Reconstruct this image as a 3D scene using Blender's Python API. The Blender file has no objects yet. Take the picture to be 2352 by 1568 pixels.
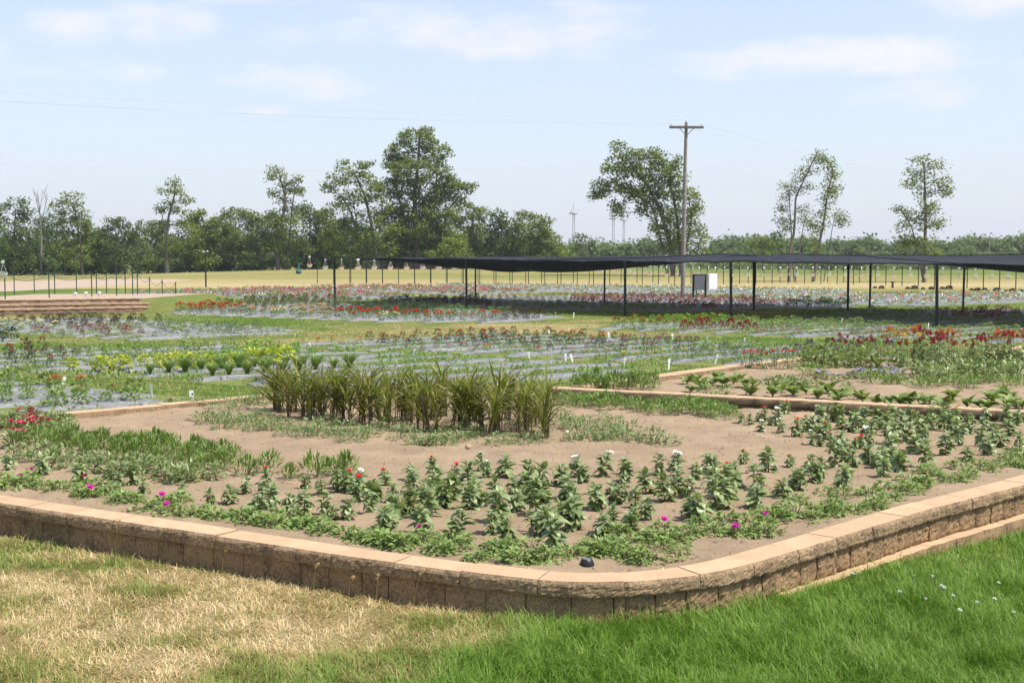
import bpy, math, random
import numpy as np
from math import radians, sin, cos, pi, atan2, sqrt

sc = bpy.context.scene
COL = sc.collection
RNG = np.random.default_rng(7)
random.seed(7)

# ---------------------------------------------------------------- camera, sky, sun, exposure
EYE = 1.9
F = 2900.0                       # focal length in photo units (picture 2352 wide)
PITCH = math.atan(179.0 / F)
cam = bpy.data.cameras.new("camera")
camo = bpy.data.objects.new("camera", cam)
COL.objects.link(camo)
camo.location = (0, 0, EYE)
camo.rotation_euler = (pi / 2 - PITCH, 0, 0)
cam.sensor_width = 36.0
cam.lens = F / 2352.0 * 36.0
cam.clip_start = 0.1
cam.clip_end = 6000
sc.camera = camo

SUN_EL, SUN_AZ = radians(60), radians(-22)      # azimuth measured from +X towards +Y
SX, SY, SZ = cos(SUN_EL) * cos(SUN_AZ), cos(SUN_EL) * sin(SUN_AZ), sin(SUN_EL)
sun = bpy.data.lights.new("sun", 'SUN')
sun.energy = 4.0
sun.angle = radians(0.53)
sun.color = (1.0, 0.95, 0.87)
suno = bpy.data.objects.new("sun", sun)
COL.objects.link(suno)
suno.rotation_euler = (0, pi / 2 - SUN_EL, SUN_AZ)
suno.location = (30, 10, 60)

sc.view_settings.view_transform = 'Standard'
sc.view_settings.look = 'None'
sc.view_settings.gamma = 1.0
sc.view_settings.use_curve_mapping = False
sc.view_settings.exposure = 0.62

SKY_STRENGTH = 0.15
world = bpy.data.worlds.new("World")
sc.world = world
world.use_nodes = True


def build_world():
    nt = world.node_tree
    nt.nodes.clear()
    N, L = nt.nodes.new, nt.links.new

    def math_(op, a, b=None, c=None, clamp=False):
        n = N('ShaderNodeMath'); n.operation = op; n.use_clamp = clamp
        for i, v in enumerate((a, b, c)):
            if v is None:
                continue
            if isinstance(v, (int, float)):
                n.inputs[i].default_value = v
            else:
                L(v, n.inputs[i])
        return n.outputs[0]
    out = N('ShaderNodeOutputWorld')
    bg = N('ShaderNodeBackground')
    sky = N('ShaderNodeTexSky'); sky.sky_type = 'NISHITA'
    sky.sun_disc = False
    sky.sun_elevation = SUN_EL
    sky.sun_rotation = pi / 2 - SUN_AZ
    sky.altitude = 200
    sky.air_density = 1.0
    sky.dust_density = 1.6
    sky.ozone_density = 1.2
    tc = N('ShaderNodeTexCoord')
    sep = N('ShaderNodeSeparateXYZ'); L(tc.outputs['Generated'], sep.inputs[0])
    az = math_('ARCTAN2', sep.outputs[0], sep.outputs[1])
    el = math_('ARCSINE', sep.outputs[2])
    cmb = N('ShaderNodeCombineXYZ')
    L(az, cmb.inputs[0]); L(math_('MULTIPLY', el, 2.6), cmb.inputs[1])
    no = N('ShaderNodeTexNoise'); no.inputs['Scale'].default_value = 11; no.inputs['Detail'].default_value = 8
    no.inputs['Roughness'].default_value = 0.56
    L(cmb.outputs[0], no.inputs['Vector'])
    nz = math_('SUBTRACT', no.outputs[0], 0.5)
    # cumulus banks: azimuth, elevation, half widths (radians), weight
    banks = [(1130, 85, 340, 75, 1.0), (1330, 100, 170, 60, .9), (760, 95, 230, 60, .75), (180, 105, 120, 55, .95), (390, 85, 170, 62, .85),
             (520, 10, 280, 38, .9), (240, 188, 210, 34, .9), (690, 195, 260, 44, .75), (1880, 160, 370, 46, 1.0), (2250, 35, 290, 60, 1.0),
             (1340, 215, 130, 26, .7), (2060, 240, 240, 36, .7), (600, 265, 90, 18, .65), (-120, 170, 150, 50, .9), (2420, 200, 120, 34, .8)]
    best = None
    for px, py, rx, ry, w in banks:
        a0 = math.atan((px - 1176) / F); e0 = (605 - py) / F
        u = math_('MULTIPLY', math_('SUBTRACT', az, a0), F / (rx * 1.12))
        v = math_('MULTIPLY', math_('SUBTRACT', el, e0), F / (ry * 1.2))
        m = math_('SUBTRACT', w, math_('ADD', math_('MULTIPLY', u, u), math_('MULTIPLY', v, v)))
        m = math_('MAXIMUM', m, -1.0)
        best = m if best is None else math_('MAXIMUM', best, m)
    # the same broken cumulus goes on over the rest of the sky
    no2 = N('ShaderNodeTexNoise'); no2.inputs['Scale'].default_value = 3.2; no2.inputs['Detail'].default_value = 3
    L(cmb.outputs[0], no2.inputs['Vector'])
    far = math_('MULTIPLY', math_('SUBTRACT', no2.outputs[0], 0.52), 5.0)
    outside = math_('MAXIMUM', math_('SUBTRACT', math_('ABSOLUTE', az), 0.46), math_('SUBTRACT', el, 0.25))
    outside = math_('MULTIPLY', outside, 12.0, clamp=True)
    rest = math_('SUBTRACT', math_('MULTIPLY', math_('ADD', far, 1.0), outside), 1.0)
    best = math_('MAXIMUM', best, rest)
    s = math_('ADD', best, math_('MULTIPLY', nz, 3.6))
    mr = N('ShaderNodeMapRange'); mr.interpolation_type = 'SMOOTHSTEP'
    L(s, mr.inputs[0]); mr.inputs[1].default_value = 0.0; mr.inputs[2].default_value = 1.7
    mr.inputs[3].default_value = 0.0; mr.inputs[4].default_value = CLOUD_MIX
    # thin white summer haze low over the horizon
    hz = math_('MULTIPLY', math_('POWER', 2.718, math_('MULTIPLY', math_('MAXIMUM', el, 0.0), -3.2)), HAZE_MIX)
    m0 = N('ShaderNodeMixRGB'); L(hz, m0.inputs[0]); L(sky.outputs[0], m0.inputs[1]); m0.inputs[2].default_value = HAZE_COL
    mix = N('ShaderNodeMixRGB'); L(mr.outputs[0], mix.inputs[0]); L(m0.outputs[0], mix.inputs[1])
    mix.inputs[2].default_value = CLOUD_COL
    L(mix.outputs[0], bg.inputs[0]); bg.inputs[1].default_value = SKY_STRENGTH
    L(bg.outputs[0], out.inputs[0])


CLOUD_COL = (4.45, 4.3, 4.4, 1)
CLOUD_MIX = 0.85
HAZE_COL = (3.3, 3.5, 4.0, 1)
HAZE_MIX = 0.92
build_world()


# ---------------------------------------------------------------- measuring helpers
def G(px, py, z=0.0):
    """ground point (at height z) seen at a photo position"""
    cx, cy = (px - 1176) / F, (784 - py) / F
    d = (cx, cos(PITCH) + cy * sin(PITCH), -sin(PITCH) + cy * cos(PITCH))
    t = (z - EYE) / d[2]
    return np.array((d[0] * t, d[1] * t))


def A(px, py, Y):
    """point at distance Y"""
    cx, cy = (px - 1176) / F, (784 - py) / F
    d = (cx, cos(PITCH) + cy * sin(PITCH), -sin(PITCH) + cy * cos(PITCH))
    t = Y / d[1]
    return np.array((d[0] * t, Y, EYE + d[2] * t))


def proj(x, y, z=0.0):
    c, s = cos(PITCH), sin(PITCH)
    dz = z - EYE
    fw = y * c - dz * s
    up = y * s + dz * c
    return 1176 + F * x / fw, 784 - F * up / fw


def hash2(ix, iy, seed):
    h = (ix.astype(np.int64) * 374761393 + iy.astype(np.int64) * 668265263 + seed * 1442695041) & 0x7fffffff
    h = ((h ^ (h >> 13)) * 1274126177) & 0x7fffffff
    return ((h ^ (h >> 16)) & 0xffff) / 65535.0


def vnoise(x, y, seed=0):
    x = np.asarray(x, float); y = np.asarray(y, float)
    ix, iy = np.floor(x), np.floor(y)
    fx, fy = x - ix, y - iy
    fx = fx * fx * (3 - 2 * fx); fy = fy * fy * (3 - 2 * fy)
    a, b = hash2(ix, iy, seed), hash2(ix + 1, iy, seed)
    c, d = hash2(ix, iy + 1, seed), hash2(ix + 1, iy + 1, seed)
    return (a * (1 - fx) + b * fx) * (1 - fy) + (c * (1 - fx) + d * fx) * fy


def fbm(x, y, seed=0, octv=4):
    t, amp, tot = 0, 1.0, 0
    for o in range(octv):
        t = t + amp * vnoise(np.asarray(x) * 2 ** o, np.asarray(y) * 2 ** o, seed + o)
        tot += amp; amp *= 0.5
    return t / tot


def inpoly(x, y, poly):
    x = np.asarray(x, float); y = np.asarray(y, float)
    r = np.zeros(x.shape, bool)
    n = len(poly)
    for i in range(n):
        x1, y1 = poly[i]; x2, y2 = poly[(i + 1) % n]
        if y1 == y2:
            continue
        c = ((y1 > y) != (y2 > y)) & (x < (x2 - x1) * (y - y1) / (y2 - y1) + x1)
        r ^= c
    return r


def sstep(a, b, x):
    t = np.clip((np.asarray(x, float) - a) / (b - a), 0, 1)
    return t * t * (3 - 2 * t)


# ---------------------------------------------------------------- mesh helpers
class MB:
    """collects vertices and polygons (any size) and makes ONE mesh"""

    def __init__(s):
        s.v, s.n, s.lt, s.ls, s.m, s.t, s.sm = [], 0, [], [], [], [], []
        s.extra = []

    def add(s, V, Fs, mat=0, tint=None, smooth=True):
        V = np.asarray(V, float).reshape(-1, 3)
        Fs = np.asarray(Fs, np.int64)
        s.v.append(V)
        s.ls.append((Fs + s.n).ravel())
        s.lt.append(np.full(len(Fs), Fs.shape[1]))
        s.m.append(np.full(len(Fs), mat) if np.isscalar(mat) else np.asarray(mat))
        s.sm.append(np.full(len(Fs), smooth))
        s.t.append(np.full(len(V), random.random() if tint is None else tint) if tint is None or np.isscalar(tint) else np.asarray(tint))
        s.n += len(V)

    def ngon(s, idx_pts, mat=0):
        V = np.asarray(idx_pts, float)
        s.add(V, [list(range(len(V)))], mat, smooth=False)

    def box(s, c, size, rz=0, mat=0, ry=0):
        x, y, z = np.array(size) / 2
        V = np.array([(-x, -y, -z), (x, -y, -z), (x, y, -z), (-x, y, -z), (-x, -y, z), (x, -y, z), (x, y, z), (-x, y, z)])
        if ry:
            V = V @ np.array([[cos(ry), 0, -sin(ry)], [0, 1, 0], [sin(ry), 0, cos(ry)]])
        R = np.array([[cos(rz), sin(rz), 0], [-sin(rz), cos(rz), 0], [0, 0, 1]])
        s.add(V @ R + np.array(c), [(0, 3, 2, 1), (4, 5, 6, 7), (0, 1, 5, 4), (1, 2, 6, 5), (2, 3, 7, 6), (3, 0, 4, 7)], mat, smooth=False)

    def tube(s, pts, rad, n=6, mat=0, tint=None):
        P = np.asarray(pts, float)
        R = np.full(len(P), rad) if np.isscalar(rad) else np.asarray(rad, float)
        T = np.gradient(P, axis=0)
        T /= np.maximum(np.linalg.norm(T, axis=1, keepdims=True), 1e-9)
        up = np.array((0, 0, 1.0)) if abs(T[0][2]) < .9 else np.array((1.0, 0, 0))
        Vs = []
        a = np.arange(n) * 2 * pi / n
        for i in range(len(P)):
            u = np.cross(T[i], up); u /= max(np.linalg.norm(u), 1e-9)
            w = np.cross(T[i], u)
            Vs.append(P[i] + R[i] * (np.cos(a)[:, None] * u + np.sin(a)[:, None] * w))
            up = -w if False else up
        k = len(P)
        V = np.concatenate(Vs)
        Fq = [(i * n + j, i * n + (j + 1) % n, (i + 1) * n + (j + 1) % n, (i + 1) * n + j) for i in range(k - 1) for j in range(n)]
        s.add(V, Fq, mat, tint)
        s.add(np.concatenate([Vs[0], Vs[-1]]), [list(range(n))[::-1], list(range(n, 2 * n))], mat, tint)

    def lathe(s, prof, c=(0, 0, 0), n=12, mat=0, smooth=True):
        a = np.arange(n) * 2 * pi / n
        V = np.concatenate([np.stack([r * np.cos(a) + c[0], r * np.sin(a) + c[1], np.full(n, z + c[2])], 1) for r, z in prof])
        k = len(prof)
        s.add(V, [(i * n + j, i * n + (j + 1) % n, (i + 1) * n + (j + 1) % n, (i + 1) * n + j) for i in range(k - 1) for j in range(n)], mat, smooth=smooth)

    def mesh(s, name, mats):
        me = bpy.data.meshes.new(name)
        V = np.concatenate(s.v); ls = np.concatenate(s.ls); lt = np.concatenate(s.lt)
        me.vertices.add(len(V)); me.vertices.foreach_set('co', V.astype(np.float32).ravel())
        me.loops.add(len(ls)); me.loops.foreach_set('vertex_index', ls.astype(np.int32))
        me.polygons.add(len(lt))
        st = np.concatenate([[0], np.cumsum(lt)[:-1]])
        me.polygons.foreach_set('loop_start', st.astype(np.int32))
        me.polygons.foreach_set('loop_total', lt.astype(np.int32))
        me.polygons.foreach_set('material_index', np.concatenate(s.m).astype(np.int32))
        me.polygons.foreach_set('use_smooth', np.concatenate(s.sm))
        at = me.attributes.new('tint', 'FLOAT', 'POINT')
        at.data.foreach_set('value', np.concatenate(s.t).astype(np.float32))
        for m in (mats if isinstance(mats, (list, tuple)) else [mats]):
            me.materials.append(m)
        me.update(calc_edges=True)
        return me


def obj(name, me, parent=None, loc=(0, 0, 0), rot=(0, 0, 0), scale=1.0, kind=None):
    o = bpy.data.objects.new(name, me)
    COL.objects.link(o)
    o.location = loc
    o.rotation_euler = rot
    o.scale = (scale,) * 3 if np.isscalar(scale) else scale
    if parent is not None:
        o.parent = parent
    if kind:
        o['kind'] = kind
    return o


def tag(o, label, cat, group=None):
    o['label'] = label; o['category'] = cat
    if group:
        o['group'] = group
    return o


def thing(name, label, cat, loc=(0, 0, 0), rz=0.0, group=None, scale=1.0):
    o = obj(name, None, None, loc, (0, 0, rz), scale)
    o.empty_display_size = 0.1
    return tag(o, label, cat, group)


def struct(name, me, **k):
    return obj(name, me, kind='structure', **k)


# ---------------------------------------------------------------- material helpers
def newmat(name):
    m = bpy.data.materials.new(name)
    m.use_nodes = True
    nt = m.node_tree
    b = nt.nodes['Principled BSDF']
    return m, nt, b


def ramp(nt, src, stops):
    r = nt.nodes.new('ShaderNodeValToRGB')
    e = r.color_ramp.elements
    while len(e) < len(stops):
        e.new(0.5)
    for el, (p, c) in zip(e, stops):
        el.position = p; el.color = (*c, 1)
    nt.links.new(src, r.inputs[0])
    return r.outputs[0]


def noise(nt, scale, detail=4, rough=.55, coord='Object', stretch=None):
    t = nt.nodes.new('ShaderNodeTexNoise')
    t.inputs['Scale'].default_value = scale
    t.inputs['Detail'].default_value = detail
    t.inputs['Roughness'].default_value = rough
    if coord == 'Position':
        tc = nt.nodes.new('ShaderNodeNewGeometry'); o = tc.outputs['Position']
    else:
        tc = nt.nodes.new('ShaderNodeTexCoord'); o = tc.outputs[coord]
    if stretch:
        mp = nt.nodes.new('ShaderNodeMapping'); mp.inputs['Scale'].default_value = stretch
        nt.links.new(o, mp.inputs[0]); o = mp.outputs[0]
    nt.links.new(o, t.inputs['Vector'])
    return t.outputs[0]


def bump(nt, b, h, strength=.5, dist=.01):
    n = nt.nodes.new('ShaderNodeBump')
    n.inputs['Strength'].default_value = strength
    n.inputs['Distance'].default_value = dist
    nt.links.new(h, n.inputs['Height'])
    nt.links.new(n.outputs[0], b.inputs['Normal'])


def mixc(nt, fac, a, b, mode='MIX'):
    m = nt.nodes.new('ShaderNodeMixRGB'); m.blend_type = mode
    for i, v in enumerate((fac, a, b)):
        if isinstance(v, (int, float)):
            m.inputs[i].default_value = v
        elif isinstance(v, tuple):
            m.inputs[i].default_value = (*v, 1)
        else:
            nt.links.new(v, m.inputs[i])
    return m.outputs[0]


def mmath(nt, op, a, b=0.0, clamp=False):
    n = nt.nodes.new('ShaderNodeMath'); n.operation = op; n.use_clamp = clamp
    for i, v in enumerate((a, b)):
        if isinstance(v, (int, float)):
            n.inputs[i].default_value = v
        else:
            nt.links.new(v, n.inputs[i])
    return n.outputs[0]


def plain(name, col, rough=.6, metal=0, var=.15, scale=20, bmp=0):
    m, nt, b = newmat(name)
    n = noise(nt, scale, 5)
    c = ramp(nt, n, [(.3, tuple(x * (1 - var) for x in col)), (.7, tuple(min(1, x * (1 + var)) for x in col))])
    nt.links.new(c, b.inputs['Base Color'])
    b.inputs['Roughness'].default_value = rough
    b.inputs['Metallic'].default_value = metal
    if bmp:
        bump(nt, b, n, bmp, .01)
    return m


def leafmat(name, c1, c2, rough=.5, trans=.3, spec=.4, tip=None):
    """foliage: every leaf its own tone between c1 and c2, light shines through a little"""
    m, nt, b = newmat(name)
    at = nt.nodes.new('ShaderNodeAttribute'); at.attribute_name = 'tint'
    oi = nt.nodes.new('ShaderNodeObjectInfo')
    f = mmath(nt, 'FRACT', mmath(nt, 'ADD', at.outputs['Fac'], oi.outputs['Random']))
    c = ramp(nt, f, [(0, c1), (1, c2)])
    if tip:
        tc = nt.nodes.new('ShaderNodeTexCoord')
        sp = nt.nodes.new('ShaderNodeSeparateXYZ'); nt.links.new(tc.outputs['Generated'], sp.inputs[0])
        g = mmath(nt, 'MULTIPLY', mmath(nt, 'SUBTRACT', sp.outputs[1], mmath(nt, 'ADD', .35, mmath(nt, 'MULTIPLY', oi.outputs['Random'], .75))), 2.5, True)
        c = mixc(nt, g, c, tip)
    nt.links.new(c, b.inputs['Base Color'])
    b.inputs['Roughness'].default_value = rough
    b.inputs['Specular IOR Level'].default_value = spec
    tr = nt.nodes.new('ShaderNodeBsdfTranslucent')
    nt.links.new(mixc(nt, 1.0, c, (1.0, 1.15, .6), 'MULTIPLY'), tr.inputs[0])
    mx = nt.nodes.new('ShaderNodeMixShader'); mx.inputs[0].default_value = trans
    nt.links.new(b.outputs[0], mx.inputs[1]); nt.links.new(tr.outputs[0], mx.inputs[2])
    nt.links.new(mx.outputs[0], nt.nodes['Material Output'].inputs[0])
    return m


# ---------------------------------------------------------------- materials
GREENS = dict(
    zinnia=((.135, .19, .06), (.32, .38, .17)), petunia=((.15, .215, .055), (.27, .36, .105)), feather=((.12, .19, .04), (.23, .32, .08)),
    white_petunia=((.12, .18, .06), (.24, .32, .12)), broad=((.13, .19, .05), (.27, .33, .10)), dark=((.03, .055, .02), (.075, .12, .05)),
    mid=((.09, .15, .035), (.18, .26, .07)), lime=((.14, .25, .03), (.26, .40, .06)), coleus=((.30, .36, .02), (.50, .52, .05)),
    grey=((.10, .14, .075), (.19, .24, .14)), bronze=((.05, .03, .02), (.11, .055, .035)), redleaf=((.16, .03, .03), (.28, .08, .05)),
    olive=((.08, .09, .02), (.15, .15, .04)), orangeleaf=((.30, .13, .02), (.45, .30, .04)), purple=((.05, .03, .055), (.10, .06, .10)))
LM = {k: leafmat('leaf_' + k, a, b, rough=.38 if k in ('zinnia', 'grey') else .5, spec=.4) for k, (a, b) in GREENS.items()}
LM['millet'] = leafmat('leaf_millet', (.115, .145, .018), (.29, .30, .05), .42, .42, .4, tip=(.18, .125, .08))
FLC = dict(red=(.75, .03, .03), coral=(.8, .14, .08), orange=(.85, .28, .02), yellow=(.85, .62, .08), white=(.85, .85, .85), pink=(.75, .16, .28),
           magenta=(.65, .03, .38), crimson=(.36, .016, .042), violet=(.45, .40, .72), cream=(.85, .78, .5), blush=(.8, .5, .42), rose=(.62, .06, .14))
FM = {k: leafmat('petal_' + k, tuple(x * .8 for x in c), c, .6, .25, .2) for k, c in FLC.items()}
M_STEM = plain('stem_green', (.13, .16, .06), .6)
M_STALK = plain('stalk_purple', (.09, .055, .035), .5, var=.4, scale=30)
M_BLACK = plain('black_paint', (.012, .012, .013), .45)
M_DKGREEN = plain('dark_green_steel', (.012, .045, .03), .5)
M_WHITE = plain('white_paint', (.8, .8, .8), .45, var=.04)
M_WPLASTIC = plain('white_plastic', (.78, .78, .76), .4, var=.05)
M_GREYBOX = plain('grey_steel', (.16, .16, .17), .5)
M_WOOD = plain('weathered_pole_wood', (.25, .215, .195), .85, var=.35, scale=8, bmp=.4)
M_WIRE = plain('wire', (.5, .5, .52), .6)
M_MAST = plain('galvanised_mast', (.42, .44, .47), .5)
M_RUST = plain('rust_brown', (.09, .035, .02), .8, var=.3)
M_TEAL = plain('teal_paint', (.02, .11, .10), .5, var=.3)
M_STONE = plain('field_stone', (.34, .25, .18), .9, var=.3, scale=14, bmp=.5)
M_INK = plain('black_print', (.02, .02, .02), .6)


def bark(name, c):
    m, nt, b = newmat(name)
    n = noise(nt, 3.0, 6, .65, stretch=(1, 1, .18))
    nt.links.new(ramp(nt, n, [(.3, tuple(x * .55 for x in c)), (.7, tuple(x * 1.3 for x in c))]), b.inputs['Base Color'])
    b.inputs['Roughness'].default_value = .9
    bump(nt, b, n, .8, .05)
    return m


M_BARK = bark('bark', (.15, .125, .105))
M_BARKPALE = bark('bark_pale', (.20, .175, .15))
TREE = {k: leafmat('tree_' + k, a, b, .6, .42, .25) for k, (a, b) in dict(
    oak=((.10, .135, .03), (.26, .30, .075)), dark=((.065, .10, .03), (.155, .20, .055)), ash=((.11, .145, .045), (.27, .31, .10)),
    pale=((.11, .14, .06), (.24, .28, .12)), yellow=((.10, .14, .022), (.24, .28, .055)), wood=((.09, .13, .05), (.18, .225, .085))).items()}


PITS = dict(cast_stone_rough=.6, split_face_block=.55, terrace_block=.4)


def block_mat(name, light, dirt, dirtfac):
    m, nt, b = newmat(name)
    big = noise(nt, 5, 4, .6, 'Position')
    fine = noise(nt, 90, 6, .7, 'Position')
    med = noise(nt, 42, 5, .75, 'Position')
    oi = nt.nodes.new('ShaderNodeObjectInfo')
    base = mixc(nt, oi.outputs['Random'], light, tuple(x * .78 for x in light))
    base = mixc(nt, ramp(nt, fine, [(.35, (0, 0, 0)), (.75, (1, 1, 1))]), base, tuple(x * .8 for x in light))
    sp = ramp(nt, mmath(nt, 'MULTIPLY', mmath(nt, 'ADD', big, med), .5), [(.5 - dirtfac, (0, 0, 0)), (.62, (1, 1, 1))])
    pit = ramp(nt, noise(nt, 75, 4, .8, 'Position'), [(.40, (1, 1, 1)), (.52, (0, 0, 0))])
    col = mixc(nt, mmath(nt, 'MULTIPLY', sp, .75), base, dirt)
    col = mixc(nt, mmath(nt, 'MULTIPLY', pit, PITS.get(name, 0.0)), col, dirt)
    nt.links.new(col, b.inputs['Base Color'])
    b.inputs['Roughness'].default_value = .92
    b.inputs['Specular IOR Level'].default_value = .2
    hs = mmath(nt, 'ADD', fine, mmath(nt, 'MULTIPLY', med, 1.5))
    bump(nt, b, hs, *((.3, .004) if 'smooth' in name else (.7, .011)))
    return m


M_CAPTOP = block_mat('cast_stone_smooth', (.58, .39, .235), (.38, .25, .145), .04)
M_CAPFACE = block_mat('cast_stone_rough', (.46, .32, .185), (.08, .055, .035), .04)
M_BLOCK = block_mat('split_face_block', (.42, .28, .15), (.07, .046, .028), .03)
M_TERRACE = block_mat('terrace_block', (.48, .32, .21), (.25, .15, .10), .06)
M_REDBLOCK = block_mat('terrace_red_block', (.36, .21, .16), (.16, .10, .09), .08)


def soil_mat(name, dark, light, weed=None):
    m, nt, b = newmat(name)
    n1 = noise(nt, 2.2, 5, .6, 'Position'); n2 = noise(nt, 45, 6, .75, 'Position')
    c = ramp(nt, mmath(nt, 'ADD', mmath(nt, 'MULTIPLY', n1, .45), mmath(nt, 'MULTIPLY', n2, .55)), [(.32, dark), (.66, light)])
    if weed:
        n3 = noise(nt, 3.5, 5, .7, 'Position')
        c = mixc(nt, ramp(nt, n3, [(.33, (0, 0, 0)), (.47, (1, 1, 1))]), c, weed)
    nt.links.new(c, b.inputs['Base Color'])
    b.inputs['Roughness'].default_value = .95
    b.inputs['Specular IOR Level'].default_value = .15
    bump(nt, b, mmath(nt, 'ADD', n2, mmath(nt, 'MULTIPLY', n1, .5)), .8, .02)
    return m


M_SOIL = soil_mat('dry_bed_soil', (.215, .15, .092), (.405, .30, .192))
M_PLOT = soil_mat('plot_mulch', (.20, .12, .07), (.34, .22, .13), (.15, .185, .05))
M_GRAVEL = soil_mat('gravel', (.30, .225, .165), (.46, .36, .265))


def film_mat():
    m, nt, b = newmat('grey_plastic_film')
    n = noise(nt, 7, 6, .65, 'Position', (1, 1, 3)); n2 = noise(nt, 40, 4, .6, 'Position')
    c = ramp(nt, n, [(.3, (.09, .091, .093)), (.7, (.23, .23, .232))])
    nt.links.new(c, b.inputs['Base Color'])
    b.inputs['Roughness'].default_value = .48
    b.inputs['Specular IOR Level'].default_value = .6
    bump(nt, b, mmath(nt, 'ADD', n, mmath(nt, 'MULTIPLY', n2, .3)), .7, .03)
    return m


M_FILM = film_mat()


def lawn_mat():
    m, nt, b = newmat('lawn_ground')
    at = nt.nodes.new('ShaderNodeAttribute'); at.attribute_name = 'tint'
    n1 = noise(nt, 1.3, 6, .7, 'Position'); n2 = noise(nt, 60, 4, .7, 'Position')
    f = mmath(nt, 'ADD', at.outputs['Fac'], mmath(nt, 'MULTIPLY', mmath(nt, 'SUBTRACT', n1, .5), .55))
    c = ramp(nt, f, LAWN_STOPS)
    c = mixc(nt, mmath(nt, 'MULTIPLY', n2, .5), c, mixc(nt, 1.0, c, (.55, .55, .5), 'MULTIPLY'))
    nt.links.new(c, b.inputs['Base Color'])
    b.inputs['Roughness'].default_value = .95
    b.inputs['Specular IOR Level'].default_value = .1
    bump(nt, b, mmath(nt, 'ADD', n2, noise(nt, 9, 5, .7, 'Position')), .9, .04)
    return m


LAWN_STOPS = [(0, (.09, .155, .018)), (.35, (.135, .185, .04)), (.6, (.27, .245, .085)), (1.0, (.47, .37, .19))]
M_LAWN = lawn_mat()


def grass_mat():
    m, nt, b = newmat('grass_blades')
    at = nt.nodes.new('ShaderNodeAttribute'); at.attribute_name = 'tint'
    c = ramp(nt, at.outputs['Fac'], [(0, (.105, .205, .014)), (.12, (.165, .285, .030)), (.24, (.25, .355, .075)), (.4, (.26, .265, .075)), (.6, (.40, .315, .12)), (.8, (.59, .435, .20)), (1.0, (.78, .62, .38))])
    nt.links.new(c, b.inputs['Base Color'])
    b.inputs['Roughness'].default_value = .5
    b.inputs['Specular IOR Level'].default_value = .22
    tr = nt.nodes.new('ShaderNodeBsdfTranslucent'); nt.links.new(c, tr.inputs[0])
    mx = nt.nodes.new('ShaderNodeMixShader'); mx.inputs[0].default_value = .35
    nt.links.new(b.outputs[0], mx.inputs[1]); nt.links.new(tr.outputs[0], mx.inputs[2])
    nt.links.new(mx.outputs[0], nt.nodes['Material Output'].inputs[0])
    return m


M_GRASS = grass_mat()


def cloth_mat():
    m, nt, b = newmat('black_shade_cloth')
    n = noise(nt, 1.5, 4, .6)
    nt.links.new(ramp(nt, n, [(.3, (.010, .010, .012)), (.7, (.018, .018, .021))]), b.inputs['Base Color'])
    b.inputs['Roughness'].default_value = .6
    b.inputs['Specular IOR Level'].default_value = .25
    tr = nt.nodes.new('ShaderNodeBsdfTransparent')
    mx = nt.nodes.new('ShaderNodeMixShader'); mx.inputs[0].default_value = .28
    nt.links.new(b.outputs[0], mx.inputs[1]); nt.links.new(tr.outputs[0], mx.inputs[2])
    nt.links.new(mx.outputs[0], nt.nodes['Material Output'].inputs[0])
    return m


M_CLOTH = cloth_mat()

# ================================================================ GROUND
BED1 = [(0.42, 6.95), (7.09, 12.74), (-1.85, 17.43), (-8.04, 11.2)]
BED2 = [(.49, 16.2), (5.2, 22.0), (14.5, 17.1), (11.0, 10.7)]


def D2G(pts, z=0.0):
    return [tuple(G(x, y, z)) for x, y in pts]


DRIVE = D2G([(-500, 648), (0, 648.5), (200, 644), (470, 646.5), (330, 654), (200, 661), (0, 668), (-500, 682)])
PLOTS_D = dict(
    A=[(-330, 884), (0, 876), (100, 884), (405, 914), (340, 935), (0, 951), (-330, 966)],
    B=[(-300, 820), (0, 812), (502, 796), (1540, 845), (1270, 880), (640, 890), (534, 883), (22, 853), (-300, 842)],
    C=[(650, 797), (1132, 768), (1873, 799), (2100, 818), (2000, 838), (1668, 841), (1313, 826), (834, 806)],
    D=[(1330, 757), (1560, 737), (1940, 743), (2140, 755), (2352, 748), (2600, 752), (2600, 798), (2352, 791), (2101, 785), (1806, 776), (1611, 766)],
    E=[(-300, 748), (0, 737), (245, 732), (695, 757), (660, 768), (320, 784), (204, 777), (0, 763), (-300, 758)],
    E2=[(-250, 778), (0, 767), (60, 783), (0, 791), (-250, 799)],
    F=[(393, 718), (580, 696), (740, 696), (1118, 714), (1320, 731), (1156, 742), (880, 741), (640, 731), (400, 722)],
    H=[(820, 700), (900, 690), (1184, 681), (1560, 680), (1770, 690), (1955, 700), (1955, 707), (1690, 712), (1560, 719), (1180, 711)],
    J=[(1768, 736), (1972, 716), (2240, 714), (2500, 712), (2500, 743), (2150, 751), (1950, 741)],
    G=[(300, 672), (623, 664), (780, 668), (960, 683), (800, 691), (683, 691), (460, 684), (320, 679)],
    G2=[(560, 664), (860, 657), (1000, 659), (1260, 673), (1066, 679), (860, 671)],
    I=[(1000, 652), (1320, 655), (1560, 659), (1955, 667), (1955, 675), (1560, 678), (1117, 668)],
    I2=[(1700, 682), (1812, 678), (2352, 672), (2700, 674), (2700, 701), (2352, 697), (2080, 704), (1760, 697)])
PLOTS = {k: D2G(v) for k, v in PLOTS_D.items()}


def ground_z(x, y):
    x = np.asarray(x, float); y = np.asarray(y, float)
    z = -.11 * sstep(1.4, 4.2, x) * (1 - sstep(10.5, 12, y)) * sstep(-4, 0, x)
    z = z + 1.0 * sstep(115, 190, y) * sstep(-75, -25, x) * (1 - sstep(0, 70, x) * .5)
    near = 1 - sstep(9, 14, y)
    return z + (fbm(x * .8, y * .8, 3, 2) - .5) * .05 * near


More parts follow.
